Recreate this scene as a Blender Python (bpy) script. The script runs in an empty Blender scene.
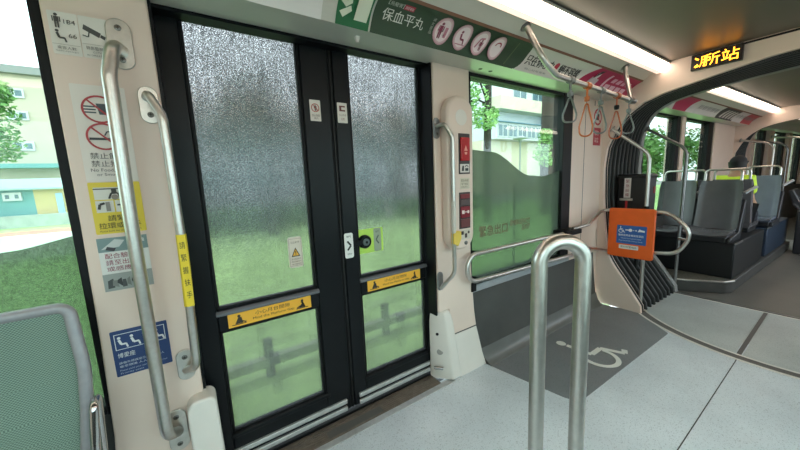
import bpy, bmesh, math, random
from mathutils import Vector, Matrix

random.seed(7)
D = bpy.data
SC = bpy.context.scene
COL = SC.collection
PI = math.pi
R = math.radians


def lin(c):
    out = []
    for v in c[:3]:
        v = v / 255.0
        out.append(v / 12.92 if v <= 0.04045 else ((v + 0.055) / 1.055) ** 2.4)
    return (out[0], out[1], out[2], 1.0)


# ---------------------------------------------------------------- camera, sky, exposure
F_PX, PITCH, YAW, ROLL, EYE = 310.03, 0.144722, 0.589216, -0.0423762, 1.45
fw = Vector((math.sin(YAW) * math.cos(PITCH), math.cos(YAW) * math.cos(PITCH), -math.sin(PITCH)))
rt = Vector((math.cos(YAW), -math.sin(YAW), 0))
up = rt.cross(fw)
rt2 = rt * math.cos(ROLL) + up * math.sin(ROLL)
up2 = -rt * math.sin(ROLL) + up * math.cos(ROLL)
cam_d = D.cameras.new('camera')
cam_d.sensor_width = 36.0
cam_d.lens = F_PX / 800.0 * 36.0
cam_d.clip_start = 0.02
cam_d.clip_end = 500
cam = D.objects.new('camera', cam_d)
COL.objects.link(cam)
mw = Matrix((rt2, up2, -fw)).transposed().to_4x4()
mw.translation = Vector((0, 0, EYE))
cam.matrix_world = mw
SC.camera = cam

world = D.worlds.new('world')
SC.world = world
world.use_nodes = True
wn = world.node_tree
bg = wn.nodes['Background']
wtc = wn.nodes.new('ShaderNodeTexCoord')
wsep = wn.nodes.new('ShaderNodeSeparateXYZ')
wn.links.new(wtc.outputs['Generated'], wsep.inputs[0])
wr = wn.nodes.new('ShaderNodeValToRGB')
wr.color_ramp.elements[0].position = 0.0
wr.color_ramp.elements[0].color = (0.72, 0.85, 0.95, 1)
wr.color_ramp.elements[1].position = 0.5
wr.color_ramp.elements[1].color = (0.82, 0.93, 1.0, 1)
wn.links.new(wsep.outputs['Z'], wr.inputs['Fac'])
wn.links.new(wr.outputs['Color'], bg.inputs['Color'])
bg.inputs['Strength'].default_value = 3.1
LIGHT_STRENGTH = 4.2

SC.view_settings.view_transform = 'Standard'
SC.view_settings.look = 'None'
SC.view_settings.gamma = 1
SC.view_settings.exposure = 1.0
SC.view_settings.use_curve_mapping = False
SC.cycles.max_bounces = 10
SC.cycles.transparent_max_bounces = 16
SC.cycles.transmission_bounces = 8
SC.cycles.diffuse_bounces = 5
SC.cycles.glossy_bounces = 4
SC.cycles.caustics_reflective = False
SC.cycles.caustics_refractive = True
SC.cycles.blur_glossy = 0.5
SC.cycles.sample_clamp_indirect = 6

# ---------------------------------------------------------------- materials
_m = {}


def mat(name, c, rough=0.5, metal=0.0, emit=0.0, noise=0.0, nscale=40.0, bump=0.0, spec=0.5):
    if name in _m:
        return _m[name]
    m = D.materials.new(name)
    m.use_nodes = True
    nt = m.node_tree
    b = nt.nodes['Principled BSDF']
    col = lin(c)
    b.inputs['Base Color'].default_value = col
    b.inputs['Roughness'].default_value = rough
    b.inputs['Metallic'].default_value = metal
    b.inputs['Specular IOR Level'].default_value = spec
    if emit:
        b.inputs['Emission Color'].default_value = col
        b.inputs['Emission Strength'].default_value = emit
    if noise or bump:
        tc = nt.nodes.new('ShaderNodeTexCoord')
        n = nt.nodes.new('ShaderNodeTexNoise')
        n.inputs['Scale'].default_value = nscale
        n.inputs['Detail'].default_value = 4
        nt.links.new(tc.outputs['Object'], n.inputs['Vector'])
        if noise:
            r = nt.nodes.new('ShaderNodeValToRGB')
            r.color_ramp.elements[0].position = 0.3
            r.color_ramp.elements[1].position = 0.7
            r.color_ramp.elements[0].color = tuple(x * (1 - noise) for x in col[:3]) + (1,)
            r.color_ramp.elements[1].color = tuple(min(1, x * (1 + noise)) for x in col[:3]) + (1,)
            nt.links.new(n.outputs['Fac'], r.inputs['Fac'])
            nt.links.new(r.outputs['Color'], b.inputs['Base Color'])
        if bump:
            bp = nt.nodes.new('ShaderNodeBump')
            bp.inputs['Strength'].default_value = bump
            bp.inputs['Distance'].default_value = 0.01
            nt.links.new(n.outputs['Fac'], bp.inputs['Height'])
            nt.links.new(bp.outputs['Normal'], b.inputs['Normal'])
    _m[name] = m
    return m


def floor_mat(name, c, dark, speck):
    m = mat(name, c, 0.38)
    nt = m.node_tree
    b = nt.nodes['Principled BSDF']
    tc = nt.nodes.new('ShaderNodeTexCoord')
    n1 = nt.nodes.new('ShaderNodeTexNoise')
    n1.inputs['Scale'].default_value = 170
    n1.inputs['Detail'].default_value = 3
    n2 = nt.nodes.new('ShaderNodeTexNoise')
    n2.inputs['Scale'].default_value = 2.2
    n2.inputs['Detail'].default_value = 6
    for n in (n1, n2):
        nt.links.new(tc.outputs['Object'], n.inputs['Vector'])
    r1 = nt.nodes.new('ShaderNodeValToRGB')
    r1.color_ramp.elements[0].position = 0.32
    r1.color_ramp.elements[1].position = 0.42
    r1.color_ramp.elements[0].color = lin(dark)
    r1.color_ramp.elements[1].color = lin(c)
    e = r1.color_ramp.elements.new(0.66)
    e.color = lin(c)
    e = r1.color_ramp.elements.new(0.74)
    e.color = lin(speck)
    r2 = nt.nodes.new('ShaderNodeValToRGB')
    r2.color_ramp.elements[0].position = 0.3
    r2.color_ramp.elements[0].color = (0.80, 0.81, 0.82, 1)
    r2.color_ramp.elements[1].position = 0.65
    r2.color_ramp.elements[1].color = (1, 1, 1, 1)
    mx = nt.nodes.new('ShaderNodeMix')
    mx.data_type = 'RGBA'
    mx.blend_type = 'MULTIPLY'
    mx.inputs[0].default_value = 1.0
    nt.links.new(n1.outputs['Fac'], r1.inputs['Fac'])
    nt.links.new(n2.outputs['Fac'], r2.inputs['Fac'])
    nt.links.new(r1.outputs['Color'], mx.inputs[6])
    nt.links.new(r2.outputs['Color'], mx.inputs[7])
    nt.links.new(mx.outputs[2], b.inputs['Base Color'])
    return m


def clear_glass(name, tint, refl=0.05):
    m = D.materials.new(name)
    m.use_nodes = True
    nt = m.node_tree
    nt.nodes.clear()
    out = nt.nodes.new('ShaderNodeOutputMaterial')
    tr = nt.nodes.new('ShaderNodeBsdfTransparent')
    tr.inputs[0].default_value = lin(tint)
    gl = nt.nodes.new('ShaderNodeBsdfGlossy')
    gl.inputs['Roughness'].default_value = 0.02
    lw = nt.nodes.new('ShaderNodeLayerWeight')
    lw.inputs['Blend'].default_value = 0.5
    pw = nt.nodes.new('ShaderNodeMath')
    pw.operation = 'POWER'
    pw.inputs[1].default_value = 4.0
    nt.links.new(lw.outputs['Facing'], pw.inputs[0])
    fr = nt.nodes.new('ShaderNodeMath')
    fr.operation = 'MULTIPLY_ADD'
    fr.inputs[1].default_value = 0.5
    fr.inputs[2].default_value = refl * 0.5
    nt.links.new(pw.outputs[0], fr.inputs[0])
    mx = nt.nodes.new('ShaderNodeMixShader')
    nt.links.new(fr.outputs[0], mx.inputs[0])
    nt.links.new(tr.outputs[0], mx.inputs[1])
    nt.links.new(gl.outputs[0], mx.inputs[2])
    nt.links.new(mx.outputs[0], out.inputs[0])
    return m


def wet_glass(name):
    """Pane covered in rain: droplets that bend and dim the view, runs of water, thin condensation."""
    m = D.materials.new(name)
    m.use_nodes = True
    nt = m.node_tree
    nt.nodes.clear()
    N = nt.nodes.new
    L = nt.links.new
    out = N('ShaderNodeOutputMaterial')
    tc = N('ShaderNodeTexCoord')

    def noise(scale, detail, stretch):
        mp = N('ShaderNodeMapping')
        mp.inputs['Scale'].default_value = (1, 1, stretch)
        L(tc.outputs['Object'], mp.inputs['Vector'])
        n = N('ShaderNodeTexNoise')
        n.inputs['Scale'].default_value = scale
        n.inputs['Detail'].default_value = detail
        L(mp.outputs[0], n.inputs['Vector'])
        return n.outputs['Fac']

    def ramp(src, p0, c0, p1, c1):
        rp = N('ShaderNodeValToRGB')
        rp.color_ramp.elements[0].position = p0
        rp.color_ramp.elements[0].color = (c0, c0, c0, 1)
        rp.color_ramp.elements[1].position = p1
        rp.color_ramp.elements[1].color = (c1, c1, c1, 1)
        L(src, rp.inputs['Fac'])
        return rp.outputs['Color']

    def mul(a_, b_):
        mx = N('ShaderNodeMix')
        mx.data_type = 'RGBA'
        mx.blend_type = 'MULTIPLY'
        mx.inputs[0].default_value = 1.0
        L(a_, mx.inputs[6])
        L(b_, mx.inputs[7])
        return mx.outputs[2]
    drops = noise(230, 3, 0.8)
    runs = noise(75, 3, 0.10)
    patch = noise(3.0, 4, 0.7)
    # droplets are dense on the upper pane, sparse on the lower one
    sep = N('ShaderNodeSeparateXYZ')
    L(tc.outputs['Object'], sep.inputs[0])
    hz = N('ShaderNodeMapRange')
    hz.inputs['From Min'].default_value = 1.05
    hz.inputs['From Max'].default_value = 1.35
    hz.inputs['To Min'].default_value = 0.22
    hz.inputs['To Max'].default_value = 1.0
    L(sep.outputs['Z'], hz.inputs['Value'])
    full_ = mul(ramp(drops, 0.42, 0.13, 0.58, 0.70), ramp(runs, 0.36, 0.82, 0.58, 1.0))
    wet = N('ShaderNodeMix')
    wet.data_type = 'RGBA'
    wet.inputs[6].default_value = (0.58, 0.575, 0.57, 1)
    L(hz.outputs[0], wet.inputs[0])
    L(full_, wet.inputs[7])
    tint = mul(wet.outputs[2], ramp(patch, 0.3, 0.78, 0.7, 1.0))
    ad = N('ShaderNodeMath')
    ad.operation = 'ADD'
    rs = N('ShaderNodeMath')
    rs.operation = 'MULTIPLY'
    rs.inputs[1].default_value = 0.08
    L(runs, rs.inputs[0])
    L(drops, ad.inputs[0])
    L(rs.outputs[0], ad.inputs[1])
    bp = N('ShaderNodeBump')
    bs = N('ShaderNodeMath')
    bs.operation = 'MULTIPLY'
    bs.inputs[1].default_value = 0.22
    L(hz.outputs[0], bs.inputs[0])
    L(bs.outputs[0], bp.inputs['Strength'])
    bp.inputs['Distance'].default_value = 0.004
    L(ad.outputs[0], bp.inputs['Height'])
    rf = N('ShaderNodeBsdfRefraction')
    rf.inputs['IOR'].default_value = 1.2
    rf.inputs['Roughness'].default_value = 0.035
    L(tint, rf.inputs['Color'])
    L(bp.outputs[0], rf.inputs['Normal'])
    tr = N('ShaderNodeBsdfTransparent')
    L(tint, tr.inputs[0])
    tl = N('ShaderNodeBsdfTranslucent')
    tl.inputs['Color'].default_value = lin((128, 136, 140))
    a = N('ShaderNodeMixShader')
    L(ramp(drops, 0.42, 0.10, 0.62, 0.35), a.inputs[0])
    L(rf.outputs[0], a.inputs[1])
    L(tr.outputs[0], a.inputs[2])
    b = N('ShaderNodeMixShader')
    b.inputs[0].default_value = 0.16
    L(a.outputs[0], b.inputs[1])
    L(tl.outputs[0], b.inputs[2])
    gl = N('ShaderNodeBsdfGlossy')
    gl.inputs['Roughness'].default_value = 0.10
    L(bp.outputs[0], gl.inputs['Normal'])
    c = N('ShaderNodeMixShader')
    c.inputs[0].default_value = 0.06
    L(b.outputs[0], c.inputs[1])
    L(gl.outputs[0], c.inputs[2])
    L(c.outputs[0], out.inputs[0])
    return m


def film_mat(name):
    """Damp privacy film: blurs and greys the view, lets about half the light through."""
    m = D.materials.new(name)
    m.use_nodes = True
    nt = m.node_tree
    nt.nodes.clear()
    N = nt.nodes.new
    L = nt.links.new
    out = N('ShaderNodeOutputMaterial')
    tc = N('ShaderNodeTexCoord')
    n = N('ShaderNodeTexNoise')
    n.inputs['Scale'].default_value = 140
    n.inputs['Detail'].default_value = 3
    L(tc.outputs['Object'], n.inputs['Vector'])
    rp = N('ShaderNodeValToRGB')
    rp.color_ramp.elements[0].position = 0.35
    rp.color_ramp.elements[0].color = lin((158, 162, 156))
    rp.color_ramp.elements[1].position = 0.65
    rp.color_ramp.elements[1].color = lin((196, 200, 192))
    L(n.outputs['Fac'], rp.inputs['Fac'])
    rf = N('ShaderNodeBsdfRefraction')
    rf.inputs['IOR'].default_value = 1.12
    rf.inputs['Roughness'].default_value = 0.16
    L(rp.outputs['Color'], rf.inputs['Color'])
    tr = N('ShaderNodeBsdfTransparent')
    L(rp.outputs['Color'], tr.inputs[0])
    tl = N('ShaderNodeBsdfTranslucent')
    tl.inputs['Color'].default_value = lin((148, 150, 146))
    df = N('ShaderNodeBsdfDiffuse')
    df.inputs['Color'].default_value = lin((104, 116, 106))
    a = N('ShaderNodeMixShader')
    a.inputs[0].default_value = 0.30
    L(rf.outputs[0], a.inputs[1])
    L(tr.outputs[0], a.inputs[2])
    b = N('ShaderNodeMixShader')
    b.inputs[0].default_value = 0.3
    L(tl.outputs[0], b.inputs[1])
    L(df.outputs[0], b.inputs[2])
    c = N('ShaderNodeMixShader')
    c.inputs[0].default_value = 0.30
    L(a.outputs[0], c.inputs[1])
    L(b.outputs[0], c.inputs[2])
    L(c.outputs[0], out.inputs[0])
    return m


def leaf_mat(name, c, c2):
    m = mat(name, c, 0.6, noise=0.0)
    nt = m.node_tree
    b = nt.nodes['Principled BSDF']
    tc = nt.nodes.new('ShaderNodeTexCoord')
    n = nt.nodes.new('ShaderNodeTexNoise')
    n.inputs['Scale'].default_value = 2.5
    nt.links.new(tc.outputs['Object'], n.inputs['Vector'])
    r = nt.nodes.new('ShaderNodeValToRGB')
    r.color_ramp.elements[0].position = 0.35
    r.color_ramp.elements[0].color = lin(c)
    r.color_ramp.elements[1].position = 0.65
    r.color_ramp.elements[1].color = lin(c2)
    nt.links.new(n.outputs['Fac'], r.inputs['Fac'])
    nt.links.new(r.outputs['Color'], b.inputs['Base Color'])
    return m


def weave_mat(name, c, c2):
    m = mat(name, c, 0.42)
    nt = m.node_tree
    b = nt.nodes['Principled BSDF']
    tc = nt.nodes.new('ShaderNodeTexCoord')
    ck = nt.nodes.new('ShaderNodeTexChecker')
    ck.inputs['Scale'].default_value = 230
    ck.inputs['Color1'].default_value = lin(c)
    ck.inputs['Color2'].default_value = lin(c2)
    nt.links.new(tc.outputs['Object'], ck.inputs['Vector'])
    nt.links.new(ck.outputs['Color'], b.inputs['Base Color'])
    return m


CREAM = mat('cream_panel', (226, 205, 191), 0.42, noise=0.03, nscale=3)
CREAM_W = mat('white_moulding', (222, 216, 208), 0.38, noise=0.03, nscale=6)
COVE = mat('header_gloss', (198, 196, 186), 0.28, noise=0.02, nscale=2)
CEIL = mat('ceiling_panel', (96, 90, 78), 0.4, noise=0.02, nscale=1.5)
BLACK = mat('black_frame', (14, 17, 20), 0.35, noise=0.1, nscale=9, spec=0.22)
GASKET = mat('black_gasket', (12, 13, 15), 0.55, noise=0.1, nscale=20, spec=0.25)
RUBBER_LIT = mat('bellows_lit_ridge_rubber', (29, 28, 28), 0.45, noise=0.15, nscale=9)  # greyer copy for the ridges: light on the fold edges painted in
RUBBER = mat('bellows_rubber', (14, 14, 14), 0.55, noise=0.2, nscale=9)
STEEL = mat('brushed_steel', (200, 197, 191), 0.33, 1.0, noise=0.06, nscale=60)
STEEL_D = mat('worn_steel', (150, 150, 150), 0.4, 1.0, noise=0.1, nscale=30)
SCREW = mat('screw_steel', (120, 118, 114), 0.35, 1.0, noise=0.05)
SCREWH = mat('screw_slot', (40, 38, 36), 0.6)
FLOOR = floor_mat('floor_vinyl', (218, 226, 232), (168, 176, 182), (234, 238, 241))
FLOOR2 = floor_mat('turntable_vinyl', (190, 197, 196), (146, 153, 152), (208, 213, 212))
FLOOR_DIM = floor_mat('rear_floor_dimmed_vinyl', (108, 105, 99), (84, 82, 78), (124, 121, 114))  # darker copy of the floor: dim light farther back put into the colour
MATF = floor_mat('wheelchair_mat_vinyl', (128, 131, 134), (102, 105, 108), (142, 145, 147))
DADO = mat('dark_dado', (70, 70, 68), 0.4, noise=0.16, nscale=5)
SILL = mat('grey_sill', (150, 152, 156), 0.4, noise=0.05)
THRESH = mat('ribbed_threshold', (112, 100, 90), 0.6, noise=0.2, nscale=25)
ALU = mat('aluminium_strip', (198, 198, 198), 0.5, 0.55, noise=0.1, nscale=30)
RINGM = mat('bright_ring_metal', (222, 220, 214), 0.4, 0.1, noise=0.08, nscale=20)
SEAM = mat('floor_seam', (62, 64, 64), 0.7)
WHITE_P = mat('white_paint', (222, 222, 216), 0.6, noise=0.04)
ORANGE = mat('orange_board', (232, 98, 32), 0.45, noise=0.05, nscale=14)
BOXB = mat('black_box_plastic', (20, 21, 24), 0.4, noise=0.1)
SEATG = mat('grey_seat_plastic', (92, 90, 93), 0.26, noise=0.06, nscale=8)
SEATB = mat('blue_grey_seat_plastic', (110, 117, 130), 0.26, noise=0.06, nscale=8)
SEATD = mat('dark_seat_shell', (40, 42, 46), 0.4, noise=0.08)
PLINTH = mat('dark_plinth', (28, 31, 34), 0.45, noise=0.1, nscale=6)
PLINTHB = mat('blue_plinth', (42, 56, 74), 0.45, noise=0.1, nscale=6)
STEPG = mat('step_grey', (74, 74, 72), 0.5, noise=0.1, nscale=8)
LAMP = mat('lamp_diffuser', (255, 234, 214), 0.5, emit=LIGHT_STRENGTH)
LAMP_D = mat('lamp_lip_diffuser', (255, 226, 210), 0.5, emit=0.5)
LED = mat('led_amber', (255, 156, 36), 0.5, emit=3.2)
LEDBG = mat('led_black', (22, 14, 8), 0.4, noise=0.05)
GLASS = clear_glass('clear_window_glass', (226, 236, 232))
GLASS_T = clear_glass('grey_tinted_glass', (206, 214, 208))
WET = wet_glass('rain_covered_glass')
FILM = film_mat('perforated_film')
SEATPANEL = weave_mat('woven_seat_panel', (136, 160, 146), (88, 110, 98))
STRAP_G = mat('grey_strap', (128, 130, 128), 0.45, noise=0.08)
STRAP_O = mat('orange_strap', (206, 112, 56), 0.45, noise=0.08)
STRAP_B = mat('rust_orange_strap', (176, 86, 50), 0.45, noise=0.08)
GRASS = mat('grass', (156, 192, 118), 0.85, noise=0.22, nscale=5)
SKIN = mat('skin', (190, 150, 122), 0.5, noise=0.04)
NEON = mat('neon_vest', (206, 240, 60), 0.6, noise=0.06)
CAPM = mat('black_cloth', (24, 24, 28), 0.75, noise=0.1)
TROUS = mat('dark_cloth', (42, 44, 52), 0.8, noise=0.1)
HAIRM = mat('black_hair', (22, 20, 20), 0.6, noise=0.2)

# ---------------------------------------------------------------- mesh builder
ABS = {}


class MB:
    def __init__(self):
        self.v = []
        self.f = []
        self.mi = []
        self.mats = []

    def slot(self, m):
        if m not in self.mats:
            self.mats.append(m)
        return self.mats.index(m)

    def add(self, verts, faces, m):
        i = self.slot(m)
        o = len(self.v)
        self.v += [Vector(p) for p in verts]
        for f in faces:
            self.f.append([k + o for k in f])
            self.mi.append(i)
        return self

    def box(self, x0, x1, y0, y1, z0, z1, m):
        vs = [(x, y, z) for x in (x0, x1) for y in (y0, y1) for z in (z0, z1)]
        fs = [(0, 1, 3, 2), (4, 6, 7, 5), (0, 4, 5, 1), (2, 3, 7, 6), (0, 2, 6, 4), (1, 5, 7, 3)]
        return self.add(vs, fs, m)

    def prism(self, poly, axis, a0, a1, m):
        """poly: 2-D outline; axis x -> (y,z), y -> (x,z), z -> (x,y)."""
        def P(p, a):
            return {'x': (a, p[0], p[1]), 'y': (p[0], a, p[1]), 'z': (p[0], p[1], a)}[axis]
        n = len(poly)
        vs = [P(p, a0) for p in poly] + [P(p, a1) for p in poly]
        fs = [tuple(range(n)), tuple(range(2 * n - 1, n - 1, -1))]
        fs += [(i, i + n, (i + 1) % n + n, (i + 1) % n) for i in range(n)]
        return self.add(vs, fs, m)

    def loft(self, rings, m, close=True, cap=False):
        n = len(rings[0])
        vs = [p for r in rings for p in r]
        fs = []
        for k in range(len(rings) - 1):
            for i in range(n if close else n - 1):
                j = (i + 1) % n
                fs.append((k * n + i, k * n + j, (k + 1) * n + j, (k + 1) * n + i))
        if cap:
            fs.append(tuple(range(n - 1, -1, -1)))
            fs.append(tuple(range((len(rings) - 1) * n, len(rings) * n)))
        return self.add(vs, fs, m)

    def tube(self, pts, r, m, seg=14, closed=False, squash=None, sref=None):
        pts = [Vector(p) for p in pts]
        n = len(pts)
        tang = []
        for i in range(n):
            if closed:
                t = pts[(i + 1) % n] - pts[i - 1]
            else:
                t = pts[min(i + 1, n - 1)] - pts[max(i - 1, 0)]
            tang.append(t.normalized())
        ref = Vector(sref) if sref else (Vector((0, 0, 1)) if abs(tang[0].z) < 0.9 else Vector((1, 0, 0)))
        nrm = (ref - tang[0] * ref.dot(tang[0])).normalized()
        rings = []
        for i in range(n):
            t = tang[i]
            if sref:
                nrm = (Vector(sref) - t * Vector(sref).dot(t)).normalized()
            else:
                nrm = (nrm - t * nrm.dot(t)).normalized()
            bi = t.cross(nrm)
            ra, rb = (r, r) if squash is None else squash
            rings.append([pts[i] + nrm * (math.cos(a) * ra) + bi * (math.sin(a) * rb)
                          for a in (2 * PI * k / seg for k in range(seg))])
        if closed:
            rings.append(rings[0])
        return self.loft(rings, m, True, not closed)

    def lathe(self, c, axis, prof, m, seg=20):
        """prof: list of (radius, offset along axis)."""
        a = Vector(axis).normalized()
        u = a.orthogonal().normalized()
        w = a.cross(u)
        c = Vector(c)
        rings = [[c + a * h + (u * math.cos(t) + w * math.sin(t)) * max(r, 1e-5)
                  for t in (2 * PI * k / seg for k in range(seg))] for r, h in prof]
        return self.loft(rings, m, True, True)

    def build(self, name, parent=None, xf=None, bevel=0.0, smooth=38, segs=2, base=None):
        me = D.meshes.new(name)
        vs = [xf @ p for p in self.v] if xf is not None else list(self.v)
        if parent is None:
            if base is None:
                xs = [p.x for p in vs]
                ys = [p.y for p in vs]
                base = Vector(((min(xs) + max(xs)) / 2, (min(ys) + max(ys)) / 2, min(p.z for p in vs)))
            loc = Vector(base)
        else:
            loc = ABS[parent.name]
        me.from_pydata([tuple(p - loc) for p in vs], [], self.f)
        for m in self.mats:
            me.materials.append(m)
        for p, i in zip(me.polygons, self.mi):
            p.material_index = i
        bm = bmesh.new()
        bm.from_mesh(me)
        bmesh.ops.recalc_face_normals(bm, faces=bm.faces)
        bm.to_mesh(me)
        bm.free()
        if smooth:
            for p in me.polygons:
                p.use_smooth = True
            me.set_sharp_from_angle(angle=R(smooth))
        me.update()
        o = D.objects.new(name, me)
        COL.objects.link(o)
        if parent is None:
            o.location = loc
        else:
            o.parent = parent
        ABS[o.name] = loc
        if bevel:
            b = o.modifiers.new('bevel', 'BEVEL')
            b.width = bevel
            b.segments = segs
            b.limit_method = 'ANGLE'
            b.angle_limit = R(40)
        return o


def thing(name, loc, label, cat, group=None):
    o = D.objects.new(name, None)
    o.empty_display_size = 0.1
    COL.objects.link(o)
    o.location = Vector(loc)
    ABS[o.name] = Vector(loc)
    return tag(o, label, cat, group)


def tag(o, label, cat, group=None):
    o['label'] = label
    o['category'] = cat
    if group:
        o['group'] = group
    return o


def struct(o, label=None, cat=None):
    o['kind'] = 'structure'
    if label:
        o['label'] = label
    if cat:
        o['category'] = cat
    return o


def sroot(name, loc, label, cat):
    o = thing(name, loc, label, cat)
    o['kind'] = 'structure'
    return o


def dup(root, loc, rotz=None, label=None, group=None):
    r = root.copy()
    COL.objects.link(r)
    r.location = Vector(loc)
    ABS[r.name] = Vector(loc)
    if rotz is not None:
        r.rotation_euler = (0, 0, rotz)
    if label:
        r['label'] = label
    if group:
        r['group'] = group
    for ch in list(root.children):
        c = ch.copy()
        COL.objects.link(c)
        c.parent = r
        for g in list(ch.children):
            d = g.copy()
            COL.objects.link(d)
            d.parent = c
    return r


def fillet(pts, rad, n=8, closed=False):
    """Round the corners of a polyline."""
    pts = [Vector(p) for p in pts]
    N = len(pts)
    out = []
    for i in range(N):
        if not closed and i in (0, N - 1):
            out.append(pts[i])
            continue
        p, a, b = pts[i], pts[i - 1], pts[(i + 1) % N]
        r = rad[i] if isinstance(rad, (list, tuple)) else rad
        da, db = (a - p), (b - p)
        la, lb = da.length, db.length
        da.normalize()
        db.normalize()
        ang = da.angle(db)
        if ang > PI - 0.02 or r <= 0:
            out.append(p)
            continue
        t = min(r / math.tan(ang / 2), la * 0.49, lb * 0.49)
        p0, p1 = p + da * t, p + db * t
        rr = t * math.tan(ang / 2)
        bis = (da + db).normalized()
        c = p + bis * (rr / math.sin(ang / 2))
        v0, v1 = p0 - c, p1 - c
        om = v0.angle(v1)
        for k in range(n + 1):
            s = k / n
            out.append(c + (v0 * math.sin((1 - s) * om) + v1 * math.sin(s * om)) / math.sin(om))
    return out


def rrect(w, h, r, n=6, cx=0.0, cy=0.0):
    pts = []
    for (sx, sy, a0) in ((1, 1, 0), (-1, 1, 90), (-1, -1, 180), (1, -1, 270)):
        for k in range(n + 1):
            a = R(a0 + 90 * k / n)
            pts.append((cx + sx * (w / 2 - r) + r * math.cos(a), cy + sy * (h / 2 - r) + r * math.sin(a)))
    return pts


# ---------------------------------------------------------------- printed stickers
_txt = {}


def text_geo(body):
    if body in _txt:
        return _txt[body]
    cu = D.curves.new('t', 'FONT')
    cu.body = body
    cu.size = 1.0
    cu.resolution_u = 2
    o = D.objects.new('t', cu)
    COL.objects.link(o)
    dg = bpy.context.evaluated_depsgraph_get()
    me = D.meshes.new_from_object(o.evaluated_get(dg))
    vs = [(v.co.x, v.co.y) for v in me.vertices]
    fs = [tuple(p.vertices) for p in me.polygons]
    D.objects.remove(o)
    D.curves.remove(cu)
    D.meshes.remove(me)
    if vs:
        x0, x1 = min(p[0] for p in vs), max(p[0] for p in vs)
        y0, y1 = min(p[1] for p in vs), max(p[1] for p in vs)
    else:
        x0 = y0 = 0
        x1 = y1 = 1
    _txt[body] = (vs, fs, (x0, x1, y0, y1))
    return _txt[body]


def ink(c, rough=0.55):
    return mat('print_%02x%02x%02x' % tuple(c), c, rough)


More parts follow.
